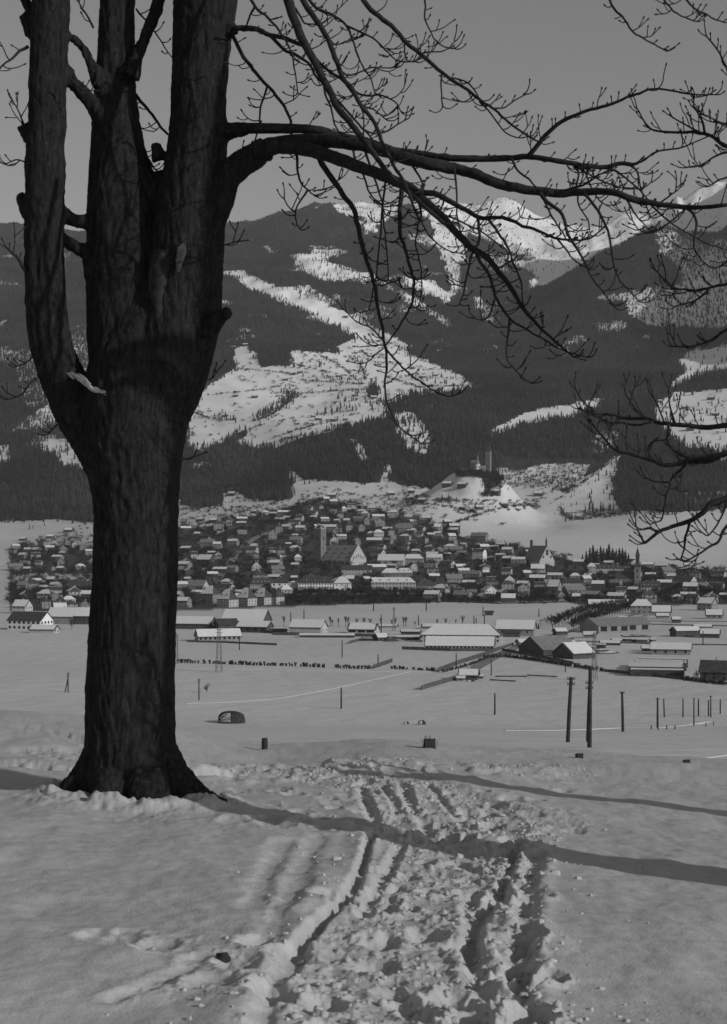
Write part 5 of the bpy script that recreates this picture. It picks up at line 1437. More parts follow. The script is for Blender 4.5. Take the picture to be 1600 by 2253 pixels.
def friary_church():
    p = hit(1204, 1246, 1500); s = p[1] / F; root = empty('friary_church', p, math.radians(-62))
    tag(root, 'steep roofed church with high pale gable, ridge turret and small belfry', 'church')
    L, Dp, Hw, R = 40.0, 40*s, 12*s, 33*s
    mobj('nave_wall', wall_mesh(L, Dp, Hw, R, 'gable', M_WALL_PALE, 8), root, (-L/2, 0, 0))
    rf, _ = roof_parts(L, Dp, Hw, R, 'gable', 0.3, .4, (0, 0)); ro = mobj('roof', rf.mesh('roof', [M_ROOF_GREY]), root, (-L/2, 0, 0))
    mb = MB(); mb.box(-2, 0, Hw + R + 2, 1.8, 1.8, 5)
    t = 4.5; z0 = Hw + R + t
    mb.add([(-3.2,-1.2,z0),(-.8,-1.2,z0),(-.8,1.2,z0),(-3.2,1.2,z0),(-2,0,z0+9)], [(0,1,4),(1,2,4),(2,3,4),(3,0,4),(3,2,1,0)])
    mobj('ridge_turret', mb.mesh('ridge_turret', [M_ROOF_DARK]), ro, (L/2, 0, 0))
    mb = MB(); mb.tube([(-L+2,0,Hw+R-1),(-L+2,0,Hw+R+6)], [2.0, 2.0], 8); mb.tube([(-L+2,0,Hw+R+6),(-L+2,0,Hw+R+7.2),(-L+2,0,Hw+R+8.4)], [2.3, 1.7, .3], 8)
    mobj('belfry', mb.mesh('belfry', [M_ROOF_DARK]), root)
    add_window(root, 0.02, 0, Hw + R*.55, 4.0, 8.0, 'x'); add_window(root, 0.02, -Dp*.25, Hw + R*.25, 2.4, 3.4, 'x'); add_window(root, 0.02, Dp*.25, Hw + R*.25, 2.4, 3.4, 'x')
friary_church(); note(1204, 1246, 60)

def spire_church():
    p = hit(1403, 1288, 1500); s = p[1] / F; root = empty('spire_church', p, math.radians(-14))
    tag(root, 'slim church tower with tall pointed spire beside the spruce grove', 'church')
    tw, th = 13*s, 40*s
    mb = MB(); mb.box(0, 0, th/2 - 4, tw, tw, th + 8); mb.box(0, 0, th*.68, tw + .5, tw + .5, .5); to = mobj('tower', mb.mesh('tower', [M_WALL_GREY]), root)
    a = tw*.55; mb = MB()
    V = [(-a,-a,th),(a,-a,th),(a,a,th),(-a,a,th)]; zb = th + 6
    b_ = tw*.30
    V += [(-b_,-b_,zb),(b_,-b_,zb),(b_,b_,zb),(-b_,b_,zb),(-b_,-b_,zb+7),(b_,-b_,zb+7),(b_,b_,zb+7),(-b_,b_,zb+7)]
    Fc = [(3,2,1,0)] + [(i,(i+1)%4,4+(i+1)%4,4+i) for i in range(4)] + [(4+i,4+(i+1)%4,8+(i+1)%4,8+i) for i in range(4)]
    mb.add(V, Fc); c_ = tw*.40
    mb.add([(-c_,-c_,zb+7),(c_,-c_,zb+7),(c_,c_,zb+7),(-c_,c_,zb+7),(0,0,zb+7+22*s)], [(0,1,4),(1,2,4),(2,3,4),(3,0,4),(3,2,1,0)])
    mb.beam((0,0,zb+6+22*s),(0,0,zb+9.5+22*s),.15)
    mobj('spire', mb.mesh('spire', [M_ROOF_DARK]), root)
    add_window(to, 0, -tw/2, th*.8, 1.8, 3.6, 'y'); add_window(to, tw/2, 0, th*.8, 1.8, 3.6, 'x'); add_window(to, 0, -tw/2, th*.48, 1.6, 2.6, 'y')
    mobj('nave_wall', wall_mesh(22, 11, 8, 9, 'gable', M_WALL_GREY, 4), root, (-15, 4, 0)); rf, sn = roof_parts(22, 11, 8, 9, 'gable', .3, .3, (0, 0)); mobj('roof', rf.mesh('roof', [M_ROOF_DARK]), root, (-15, 4, 0))
spire_church(); note(1403, 1288, 40)

def castle():
    z = float(ground(np.array([CX]), np.array([CY]))[0]); root = empty('hill_castle', (CX, CY - 5, z), math.radians(-22))
    tag(root, 'small castle with square keep and white chapel on a steep knoll', 'castle')
    s = CY / F
    mb = MB(); mb.box(14*s, 8, 17*s, 11*s, 11*s, 56*s); k = mobj('keep', mb.mesh('keep', [M_STONE]), root)
    h = 45*s; a = 6.4*s; mb = MB(); mb.add([(14*s-a,8-a,h),(14*s+a,8-a,h),(14*s+a,8+a,h),(14*s-a,8+a,h),(14*s-1,8,h+12*s),(14*s+1,8,h+12*s)], [(0,1,5,4),(1,2,5),(2,3,4,5),(3,0,4),(3,2,1,0)])
    mobj('keep_roof', mb.mesh('keep_roof', [M_ROOF_DARK]), k)
    for f in (.3, .6, .85): add_window(k, 14*s, 8-5.5*s, h*f, 1.0, 2.0, 'y')
    mb = MB(); mb.tube([(-8*s,0,-6),(-8*s,0,17*s)], [6.2*s, 6.0*s], 10); c = mobj('chapel_apse', mb.mesh('chapel_apse', [M_WALL_WHITE]), root)
    mb = MB(); mb.tube([(-8*s,0,17*s),(-8*s,0,22*s),(-8*s,0,28*s)], [6.8*s, 3.4*s, 1.2*s], 10); mb.tube([(-8*s,0,27*s),(-8*s,0,33*s),(-8*s,0,39*s)], [1.6*s, 1.3*s, .1], 8); mobj('apse_roof', mb.mesh('apse_roof', [M_ROOF_GREY]), c)
    for an in (-.9, -1.8, -2.6):
        o = add_window(c, -8*s + 6.05*s*math.cos(an), 6.05*s*math.sin(an), 11*s, 1.4, 3.0, 'y'); o.rotation_euler = (0, 0, an + math.pi/2)
    mobj('chapel_wall', wall_mesh(16*s, 11*s, 15*s, 12*s, 'gable', M_WALL_GREY, 6), root, (-17*s, 6, 0)); rf, _ = roof_parts(16*s, 11*s, 15*s, 12*s, 'gable', .3, .3, (0, 0)); mobj('chapel_roof', rf.mesh('chapel_roof', [M_ROOF_GREY]), root, (-17*s, 6, 0))
    mb = MB(); mb.box(3*s, -2, 3*s, 16*s, 1.5, 12*s + 8); mb.box(-28*s, -8, 0, 26*s, 1.2, 6*s + 6); mobj('curtain_wall', mb.mesh('curtain_wall', [M_WALL_PALE]), root)
    mobj('gatehouse_wall', wall_mesh(8*s, 8*s, 6*s, 7*s, 'gable', M_WALL_PALE, 8), root, (-42*s, -4, -2)); rf, _ = roof_parts(8*s, 8*s, 6*s, 7*s, 'gable', .3, .3, (0, 0)); mobj('gatehouse_roof', rf.mesh('gatehouse_roof', [M_ROOF_DARK]), root, (-42*s, -4, -2))
castle()

# ---- the many plain houses of the town
PROTO = []
specs = [
 (15, 10, 6.5, 3.2, 'gable', M_WALL_GREY, M_ROOF_DARK, (1, 1), 4, 2, 'grey walled house with snow on both roof slopes'),
 (13, 10, 6.0, 3.0, 'gable', M_WALL_WOOD, M_ROOF_DARK, (1, 0), 3, 2, 'dark timber house with snow on one roof slope'),
 (14, 11, 7.5, 3.6, 'hip', M_WALL_PALE, M_ROOF_DARK, (1, 1), 4, 2, 'pale house under a snowy hipped roof'),
 (17, 11, 7.0, 4.2, 'gable', M_WALL_GREY, M_ROOF_GREY, (0, 0), 5, 2, 'grey house with bare grey tile roof'),
 (18, 9, 4.5, 3.2, 'gable', M_WALL_WOOD, M_ROOF_DARK, (1, 1), 0, 1, 'long dark barn with snowy roof'),
 (12, 10, 8.5, 3.4, 'hip', M_WALL_GREY, M_ROOF_DARK, (0, 0), 3, 3, 'tall grey house with bare dark hip roof'),
 (14, 11, 6.5, 3.4, 'gable', M_WALL_PALE, M_ROOF_DARK, (0, 1), 4, 2, 'pale house with bare dark front roof slope'),
]
ZONES = [('in the crowded old town', TOWN_POLY)]
LANDMARKS = [(735,1225,'by the parish church'),(1204,1225,'by the friary church'),(1403,1265,'under the pointed spire'),(695,1290,'behind the riverside houses'),(1056,1225,'near the tall white villa'),(600,1170,'beside the sloping street'),(470,1262,'at the foot of the street'),(1480,1300,'behind the railway yard'),(1560,1290,'right of the spire quarter'),(1100,1295,'near the white chalet'),(1290,1300,'below the spruce grove'),(870,1180,'under the castle meadows'),(720,1125,'on the upper town slope'),(430,1190,'on the terraces by the trunk'),(960,1250,'between church and friary'),(500,1310,'near the apartment row'),(820,1225,'above the barrack block'),(960,1195,'below the white meadow'),(1350,1320,'along the avenue')]
def zone_name(px, py):
    if px < 380: return 'in the far hamlet', 'houses of the far hamlet'
    best = min(LANDMARKS, key=lambda q: math.hypot(px - q[0], 2.2*(py - q[1])))
    return best[2], 'houses ' + best[2]
    if py < 1170: return 'on the upper slope of the town', 'houses on the upper town slope'
    if px > 1230: return 'in the quarter round the pointed spire', 'houses round the pointed spire'
    if px < 660: return 'in the quarter along the sloping street', 'houses along the sloping street'
    if py > 1285: return 'near the riverside promenade', 'houses near the promenade'
    return 'in the streets between church and friary', 'houses between the two churches'
ANG = {'a': -14, 'b': -28, 'c': 18, 'd': -74}
rr = random.Random(21)
placed = [(f[0], f[1], f[2]) for f in FOOT]
protos = {}
GARD = [(880,1168),(960,1175),(1005,1150),(1100,1190),(1170,1205),(1000,1180)]
NOHOUSE = [[(660,1200),(810,1200),(815,1282),(655,1282)], [(1170,1200),(1245,1200),(1245,1262),(1165,1262)], [(640,1300),(950,1300),(950,1335),(620,1340)], [(560,1160),(640,1150),(520,1235),(440,1290),(430,1280)], [(20,1260),(205,1260),(205,1284),(20,1284)], [(1288,1195),(1395,1195),(1395,1245),(1288,1245)]]
count = 0
xs_, ys_ = np.array([q[0] for q in TOWN_POLY]), np.array([q[1] for q in TOWN_POLY])
tries = 0
while count < 285 and tries < 9000:
    tries += 1
    px = rr.uniform(20, 1600); py = rr.uniform(1100, 1358)
    if not bool(inpoly(np.array([px]), np.array([py]), TOWN_POLY)[0]): continue
    if 205 < px < 385: continue
    if any(bool(inpoly(np.array([px]), np.array([py]), q)[0]) for q in NOHOUSE): continue
    w = 20 if py > 1230 else 15
    if any(abs(px - a) < (w + c)*0.50 and abs(py - b) < (9 if py > 1230 else 7) for a, b, c in placed): continue
    p = hit(px, py, 1200)
    if p[1] > 2950: continue
    k = rr.choices(range(7), (4, 5, 2.5, 3, 3, 2.5, 2.5))[0]
    sp = specs[k]
    zn, grp = zone_name(px, py)
    if k not in protos:
        b = make_building('house', (0, 0, 0), 0, sp[0], sp[1], sp[2], sp[3], sp[4], sp[5], sp[6], sp[7], sp[8], sp[9], 1 if k != 4 else 0, gable_win=(k != 4))
        protos[k] = b
    else:
        b = copy_tree(protos[k])
    b.location = (p[0], p[1] + 5, min(float(ground(np.array([p[0]]), np.array([p[1] + 5.0]))[0]), p[2] + 1))
    b.rotation_euler = (0, 0, math.radians(rr.choice([-14, -30, 16, -72, -20]) + rr.uniform(-6, 6)))
    sc_ = rr.uniform(0.66, 1.02)
    b.scale = (sc_ * rr.uniform(0.8, 1.55), sc_ * rr.uniform(0.85, 1.2), sc_ * rr.uniform(0.85, 1.25))
    tag(b, sp[10] + ' ' + zn, 'barn' if k == 4 else 'house', grp)
    placed.append((px, py, w)); count += 1
print('plain houses', count)

# farm huts and barns on the high meadows
HUTS = [(518,874,'on the steep meadow left of the gully'),(494,918,'beside the field track of the steep meadow'),(560,876,''),(628,838,''),(660,822,''),(745,830,''),(780,872,''),(822,878,''),(858,842,''),(905,812,''),(930,832,''),(958,828,''),(920,852,''),(700,770,''),(722,774,''),(760,700,''),(966,776,''),(1452,886,''),(1508,900,''),(1565,880,''),(1520,948,''),(1575,915,''),(700,925,''),(735,928,''),(760,925,''),(690,918,''),(985,1072,''),(1185,1092,''),(1110,1118,''),(1055,1122,''),(1018,1074,''),(1090,1090,''),(560,1130,''),(470,1150,''),(440,1148,''),(730,1095,''),(860,1090,''),(905,1085,''),(930,1105,''),(985,1155,''),(1000,1165,''),(50,1190,''),(110,1185,''),(150,1172,''),(510,1092,''),(515,768,''),(540,762,'')]
hp = make_building('farm_hut', (0, 0, 0), 0, 15, 10, 4.2, 3.4, 'gable', M_WALL_WOOD, M_ROOF_DARK, (1, 0), 2, 1, 0, gable_win=False)
for k, (px, py, lab) in enumerate(HUTS):
    b = hp if k == 0 else copy_tree(hp)
    p = hit(px, py, 2000)
    b.location = (p[0], p[1] + 4, float(ground(np.array([p[0]]), np.array([p[1] + 4.0]))[0]))
    b.rotation_euler = (0, 0, math.radians(rr.uniform(-35, 20)))
    s_ = rr.uniform(.8, 1.15); b.scale = (s_, s_, s_)
    if py < 1000 and px < 1100: z_, g_ = 'on the terraced meadows below the snowy strips', 'huts on the terraced meadows'
    elif py < 1000: z_, g_ = 'on the bright farm meadows behind the reaching branches', 'huts on the right farm meadows'
    elif px < 640: z_, g_ = 'on the field edge under the dark wood', 'huts under the dark wood'
    else: z_, g_ = 'on the slopes round the castle knoll', 'huts round the castle knoll'
    tag(b, 'small dark timber hut ' + z_, 'hut', g_)
# ------------------------------------------------------------------ trees of the valley
def bare_tree_mesh(seed, H=1.0, spread=0.36, levels=3, trunk=0.03, pollard=False, low=0.26):
    r = random.Random(seed); tr, cr = MB(), MB()
    th = H * (low if not pollard else 0.42)
    tr.tube([(0,0,-.04),(0.004,0,th*.5),(0,0.004,th)], [trunk*1.2, trunk, trunk*.8], 5)
    def grow(p, d, l, w, lev):
        q = p + d * l + np.array([r.uniform(-.1, .1), r.uniform(-.1, .1), r.uniform(0, .12)]) * l
        cr.tube([p, (p+q)/2 + np.array([r.uniform(-.05, .05), r.uniform(-.05, .05), .02]) * l, q], [max(w, .009), max(w*.8, .008), max(w*.55, .007)], 3)
        if lev == 0: return
        for k in range(r.choice([3, 4, 4]) if lev > 1 else r.choice([3, 4, 5])):
            e = d + np.array([r.uniform(-1, 1), r.uniform(-1, 1), r.uniform(-.25, .8)]) * .75
            e /= np.linalg.norm(e)
            f = r.uniform(.45, 1)
            grow(p + (q-p)*f, e, l * r.uniform(.5, .75), w * .55, lev - 1)
    nb = 9 if not pollard else 11
    for k in range(nb):
        a = 2*math.pi*k/nb + r.uniform(-.3, .3)
        el = r.uniform(.25, 1.4) if not pollard else r.uniform(1.15, 1.5)
        d = np.array([math.cos(a)*math.cos(el), math.sin(a)*math.cos(el), math.sin(el)])
        z = th * r.uniform(.6, 1.0)
        grow(np.array([0, 0, z]), d, (H - z) * r.uniform(.3, .6) * (1 if not pollard else 1.1), trunk * .5, levels if not pollard else 1)
    # keep the crown to its real height
    zmax = max(v[2] for v in cr.v)
    k = (H - 0.0) / zmax
    cr.v = [(v[0]*spread/.36, v[1]*spread/.36, v[2]*k if v[2] > th else v[2]) for v in cr.v]
    return tr.mesh('trunk', [M_TWIG]), cr.mesh('crown', [M_TWIG])
def make_tree_proto(seed, **kw):
    t, c = bare_tree_mesh(seed, **kw); root = empty('pollarded_tree' if kw.get('pollard') else 'bare_deciduous_tree'); mobj('trunk', t, root); mobj('crown', c, root); return root
class Kind:
    def __init__(s, mk): s.mk = mk; s.p = None
    def get(s):
        if s.p is None: s.p = s.mk(); return s.p
        return copy_tree(s.p)
BT = [Kind(lambda k=k: make_tree_proto(300 + k, levels=3)) for k in range(3)]
PT = [Kind(lambda k=k: make_tree_proto(330 + k, pollard=True, spread=.34)) for k in range(2)]
def conifer_proto(k):
    root = empty('spruce_tree'); mobj('crown', conifer_mesh('crown', 60 + k, 7, 8, 1.0, .17 + .03*(k % 2)), root)
    mb = MB(); mb.tube([(0,0,-.05),(0,0,.2)], [.02, .015], 6); mobj('trunk', mb.mesh('trunk', [M_TWIG]), root); return root
CT = [Kind(lambda k=k: conifer_proto(k)) for k in range(3)]
rt_ = random.Random(77)
def plant(kinds, px, py, hpx, label, cat, group, ymin=350, wide=1.0):
    p = hit(px, py, ymin); o = rt_.choice(kinds).get()
    h = hpx * p[1] / F
    o.location = p; o.scale = (h*wide, h*wide, h); o.rotation_euler = (0, 0, rt_.uniform(0, 6.28))
    tag(o, label, cat, group); return o
for px, h in ((625,24),(642,18),(655,17),(660,16),(695,13),(708,13),(727,23),(731,17),(745,19),(761,24),(766,22),(785,20),(801,22),(815,20),(838,20),(862,17),(870,22),(888,24),(893,22),(913,13),(962,18),(981,20),(1003,14),(1018,24),(1190,14),(1322,12)):
    plant(PT, px, 1379 if px < 1000 else 1376, h, 'pollarded bare tree in the row behind the snowy sheds', 'tree', 'pollarded trees behind the sheds', wide=.9)
# avenue: two rows
av = catmull([(1262,1386),(1290,1374),(1330,1361),(1370,1350),(1412,1342)], 8)
Lc = np.concatenate([[0], np.cumsum(np.hypot(*np.diff(av, axis=0).T))])
for k in range(27):
    q = np.array([np.interp(k/26*Lc[-1], Lc, av[:, i]) for i in (0, 1)])
    plant(BT, q[0], q[1], 31 - 9*k/26, 'bare avenue tree in the front row of the planted road', 'tree', 'front row of the avenue', wide=.75)
av2 = catmull([(1216,1384),(1250,1368),(1300,1352),(1350,1342),(1400,1336)], 8)
Lc2 = np.concatenate([[0], np.cumsum(np.hypot(*np.diff(av2, axis=0).T))])
for k in range(26):
    q = np.array([np.interp(k/25*Lc2[-1], Lc2, av2[:, i]) for i in (0, 1)])
    plant(BT, q[0], q[1], 31 - 9*k/26, 'bare avenue tree in the back row of the planted road', 'tree', 'back row of the avenue', wide=.8)
for k in range(56):     # promenade by the river
    px = 606 + k*6.4 + rt_.uniform(-2, 2)
    plant(BT, px, 1309 + rt_.uniform(-1, 1.5), rt_.uniform(13, 19), 'bare promenade tree before the riverside houses', 'tree', 'promenade trees', 1200)
for k in range(44):     # bushes and trees along the bank and field edge
    px = 610 + k*14.5 + rt_.uniform(-6, 6)
    if px > 1240: break
    plant(BT, px, 1324 + rt_.uniform(-6, 2), rt_.uniform(8, 16), 'low bare tree on the river bank along the white field', 'tree', 'trees on the river bank', 1200, wide=1.5)
n_t = 0
while n_t < 60:        # gardens of the town
    px = rt_.uniform(25, 1595); py = rt_.uniform(1110, 1340)
    if 205 < px < 388 or not bool(inpoly(np.array([px]), np.array([py]), TOWN_POLY)[0]): continue
    plant(BT, px, py, rt_.uniform(9, 18), 'bare garden tree ' + zone_name(px, py)[0], 'tree', 'garden trees, ' + zone_name(px, py)[1], 1200, wide=1.25); n_t += 1
for px, py, h in ((1290,1243,32),(1298,1243,40),(1305,1242,45),(1314,1242,36),(1322,1240,40),(1328,1242,38),(1335,1241,36),(1340,1242,47),(1348,1242,38),(1356,1242,36),(1363,1242,38),(1370,1244,40),(1376,1245,36),(1383,1246,30),(1282,1243,24),(1310,1244,34),(1331,1244,30),(1352,1244,32),(1366,1246,30)):
    plant(CT, px, py, h, 'tall dark spruce in the grove behind the long convent', 'tree', 'spruce grove by the convent', 1500, wide=1.25)
for px, py, h in ((1424,1312,16),(1515,1330,18),(1528,1332,22),(1536,1330,20),(1543,1333,18),(1185,1385,16)):
    plant(CT, px, py, h, 'dark conifer standing among the houses near the railway', 'tree', 'conifers near the railway', 900)
for px, py, h in ((65,1165,14),(72,1164,10),(98,1158,12),(1305,1130,30),(1322,1128,28),(1327,1128,26),(1340,1127,22),(1350,1127,24),(1288,1130,22)):
    plant(CT, px, py, h, 'lone spruce on the snowy slope at the wood edge', 'tree', 'lone spruces at the wood edge', 2000, wide=.7)
for k in range(0):     # trees and bushes on the meadow slopes
    px = rt_.uniform(430, 1030); py = rt_.uniform(790, 960)
    if not bool(inpoly(np.array([px]), np.array([py]), OPEN[0][0])[0]): continue
    plant(BT, px, py, rt_.uniform(5, 10), 'bare bushy tree on the terraced meadows', 'tree', 'trees on the terraced meadows', 2500, wide=1.4)
for k in range(20):
    px = rt_.uniform(400, 1200); py = rt_.uniform(1070, 1165)
    plant(BT, px, py, rt_.uniform(6, 11), 'bare bushy tree on the hillside above the roofs', 'tree', 'trees on the hillside above the roofs', 2300, wide=1.5)
plant(BT, 455, 1526, 24, 'lone bare sapling beside a pole in the open field', 'tree', None, 400, wide=.5)
plant(BT, 1533, 1498, 24, 'thin bare tree next to the stacked boards', 'tree', None, 400, wide=.6)
plant(BT, 158, 1385, 26, 'thin bare tree before the grey barn gable', 'tree', None, 400, wide=.5)

# the rest of the gardens, hedgerows and thickets, too many and too small to count
shrub_col = bpy.data.collections.new('shrub_kinds')
for k in range(3):
    t_, c_ = bare_tree_mesh(380 + k, levels=2, spread=.5, low=.06); mb = MB()
    for me_ in (t_, c_):
        mb.add([tuple(v.co) for v in me_.vertices], [tuple(p.vertices) for p in me_.polygons])
    shrub_col.objects.link(bpy.data.objects.new('shrub_kind', mb.mesh('shrub_kind', [M_TWIG])))
def shrub_points(poly, n, h0, h1, ymin, ymax, cells=None):
    px0, px1 = min(q[0] for q in poly), max(q[0] for q in poly); out = []
    N = n * 12; y = np.sqrt(rng.uniform(ymin**2, ymax**2, N)); px = rng.uniform(px0, px1, N); x = (px - 800) / F * y
    z = ground(x, y); py = HOR - (z - EYE) / y * F
    k = inpoly(px, py, poly)
    if cells: k &= fbm(x / cells, y / cells, 2, 17) > 0.0
    i = np.where(k)[0][:n]
    return [(x[j], y[j], z[j] - .2, h) for j, h in zip(i, rng.uniform(h0, h1, len(i)))]
SH = shrub_points(TOWN_POLY, 3600, 4, 10, 1500, 2900)
SH += shrub_points([(600,1308),(960,1306),(1240,1318),(1240,1330),(960,1328),(620,1334)], 260, 3, 7, 1450, 1800)
SH += shrub_points([(400,1160),(640,1110),(900,1085),(1130,1110),(1180,1100),(1000,1160),(880,1160),(640,1130),(420,1165)], 260, 3, 7, 2200, 3200)
SH += shrub_points([(20,1205),(205,1150),(205,1200),(20,1260)], 130, 4, 9, 2200, 3200)
SH += shrub_points(OPEN[0][0], 700, 4, 9, 3300, 5400, 130)
SH += shrub_points([(1440,905),(1530,850),(1600,855),(1600,990),(1470,960)], 60, 4, 9, 3200, 5400)
SH += shrub_points([(1000,1036),(1104,1038),(1110,1068),(1085,1095),(1060,1090),(1062,1055),(1004,1050)], 420, 4, 9, 2550, 2950)
SH += shrub_points([(880,1060),(1010,1050),(1100,1070),(1200,1085),(1200,1120),(1060,1135),(900,1125)], 420, 3, 7, 2350, 3100, 60)
SH += shrub_points([(390,1100),(640,1040),(860,1060),(860,1110),(640,1120),(400,1165)], 320, 3, 7, 2350, 3300, 60)
SH += shrub_points([(960,1098),(1120,1102),(1180,1112),(1120,1122),(1050,1112),(960,1106)], 200, 3, 6, 2300, 2900)
SH += shrub_points([(1100,1040),(1300,1018),(1290,1052),(1215,1085),(1110,1068)], 320, 3, 6, 2500, 3500)
SH += shrub_points([(1235,1130),(1260,1148),(1380,1134),(1380,1126),(1330,1120)], 160, 3, 6, 2300, 3300)
def shrub_line(pp, n, h0, h1, ymin):
    c = catmull(pp, 8)
    for k in range(n):
        i = rng.integers(0, len(c) - 1); q = c[i] + (c[i+1] - c[i]) * rng.random(); p = hit(q[0], q[1] + rng.normal(0, .8), ymin); SH.append((p[0], p[1], p[2] - .2, rng.uniform(h0, h1)))
for pp in ([(430,910),(470,922),(560,926)],[(560,926),(600,912),(640,880)],[(660,838),(740,842),(800,846)],[(500,970),(580,935),(690,915),(770,905)],[(640,800),(700,815),(780,830)],[(780,785),(798,812),(805,840)],[(880,845),(960,850),(1020,850)],[(540,990),(640,965),(760,940)],[(870,760),(940,790),(1010,820)],[(520,812),(600,818),(650,826)],[(450,870),(540,862),(620,850)],[(700,780),(740,800),(770,822)],[(640,870),(720,862),(800,858)],[(850,830),(900,845),(945,860)],[(600,965),(680,940),(740,922),(830,900)],[(1215,1108),(1290,1058),(1360,1004)],[(1255,1147),(1330,1134),(1450,1128),(1590,1122)],[(400,1160),(520,1143),(640,1120)],[(880,1110),(960,1112),(1050,1130)],[(940,1180),(1010,1150),(1100,1122),(1180,1110)]):
    shrub_line(pp, 60, 3, 7, 2200)
SH = np.array(SH)
sm_e = bpy.data.meshes.new('shrubs'); sm_e.vertices.add(len(SH)); sm_e.vertices.foreach_set('co', SH[:, :3].astype(np.float32).ravel())
a = sm_e.attributes.new('tree_height', 'FLOAT', 'POINT'); a.data.foreach_set('value', SH[:, 3].astype(np.float32))
shrubs = mobj('shrubs', sm_e); tag(shrubs, 'leafless garden shrubs, hedgerows and thickets round the town and meadows', 'shrubs', kind='stuff')
md = shrubs.modifiers.new('plant', 'NODES'); md.node_group = instancer('plant_shrubs', shrub_col)

# ------------------------------------------------------------------ poles, pylons, fences and yard things
def pole(px, pt, pb, label, arms=1, lean=0.0, w=None, brace=False, group=None, ymin=140, dist=None):
    if dist is None: p = hit(px, pb, ymin)
    else:
        p = np.array([(px-800)/F*dist, dist, EYE + (HOR-pb)/F*dist])
    h = (pb - pt) * p[1] / F; root = empty('utility_pole', p); tag(root, label, 'pole', group)
    r0 = (w or max(2.6, .035*(pb-pt))) / 2 * p[1] / F
    lx = lean * p[1] / F
    mb = MB(); mb.tube([(0,0,-1.2),(lx*.5,0,h*.5),(lx,0,h)], [r0*1.1, r0, r0*.8], 8); mobj('shaft', mb.mesh('shaft', [M_WOOD_POLE]), root)
    for k in range(arms):
        zz = h*(.965 - .085*k); mb = MB(); aw = max(h*.035, .5)
        mb.box(lx, 0, zz, aw*2, .09, .09)
        mobj('crossarm', mb.mesh('crossarm', [M_WOOD_POLE]), root)
        for s in (-.9, -.45, .45, .9):
            mb = MB(); mb.tube([(lx + s*aw, 0, zz + .05), (lx + s*aw, 0, zz + .2), (lx + s*aw, 0, zz + .34)], [.05, .09, .05], 6); mobj('insulator', mb.mesh('insulator', [M_STEEL]), root)
    if brace:
        mb = MB(); mb.tube([(-h*.19, .2, -1), (lx - .02, .1, h*.72)], [r0, r0*.9], 7); mobj('brace', mb.mesh('brace', [M_WOOD_POLE]), root)
    return root
pole(150,1480,1523,'braced telephone pole with three crossarms left of the great trunk',3,0,None,True)
pole(438,1495,1542,'telephone pole with two crossarms beside the lone sapling',2)
pole(751,1514,1561,'plain upright pole alone in the middle of the white field',0,0,3.6)
pole(1089,1527,1574,'plain pole in the white field below the field shack',0,0,3.6)
pole(1249,1490,1626,'tall tilted telephone pole with insulator arms left of the tallest pole',2,8,8.5,dist=200)
pole(1297,1465,1641,'tallest and thickest telephone pole on the hillside',0,2,9.5,dist=155)
pole(1292,1500,1624,'telephone pole with crossarms standing right behind the tallest pole',2,5,5.5,dist=205)
pole(1371,1522,1610,'telephone pole on the slope next to the snowy track',1,-2,6.0,dist=302)
pole(1447,1536,1603,'telephone pole with crossarm where the track posts begin',1,0,4.6,dist=406)
for px, a, b_ in ((1462,1537,1578),(1503,1538,1579),(1527,1537,1597),(1537,1538,1577),(1559,1541,1577),(1564,1532,1579),(1585,1540,1572)):
    pole(px, a, b_, 'slim telephone pole in the far pole line beside the field track', 1 if px in (1527, 1564) else 0, -1.5 if px == 1462 else 0, 3.0, group='far pole line')
for px, a, b_ in ((753,1408,1446),(832,1440,1461),(527,1402,1430),(1004,1436,1471),(1081,1450,1486),(1244,1462,1480),(1505,1453,1500),(706,1322,1332),(822,1325,1345),(938,1325,1345),(1063,1335,1356),(1186,1340,1358),(640,1346,1380),(669,1341,1380),(839,1352,1394),(921,1354,1376),(1043,1355,1386),(1048,1360,1386),(1066,1352,1392),(1547,1388,1420),(1258,1362,1380)):
    pole(px, a, b_, 'thin line pole crossing the snowy fields and yards', 0, 0, 2.4, group='thin line poles')
for px, a, b_ in ((1433,1596,1605),(1448,1596,1606),(1467,1596,1605),(1485,1596,1605),(1553,1590,1599),(1570,1588,1597)):
    p = hit(px, b_, 140); h = (b_ - a) * p[1] / F; mb = MB(); mb.tube([(0,0,-.4),(.02,0,h)], [.16, .13], 7); o = mobj('track_post', mb.mesh('track_post', [M_WOOD_POLE]), None, p); tag(o, 'short wooden post marking the snowy field track', 'post', 'posts along the field track')

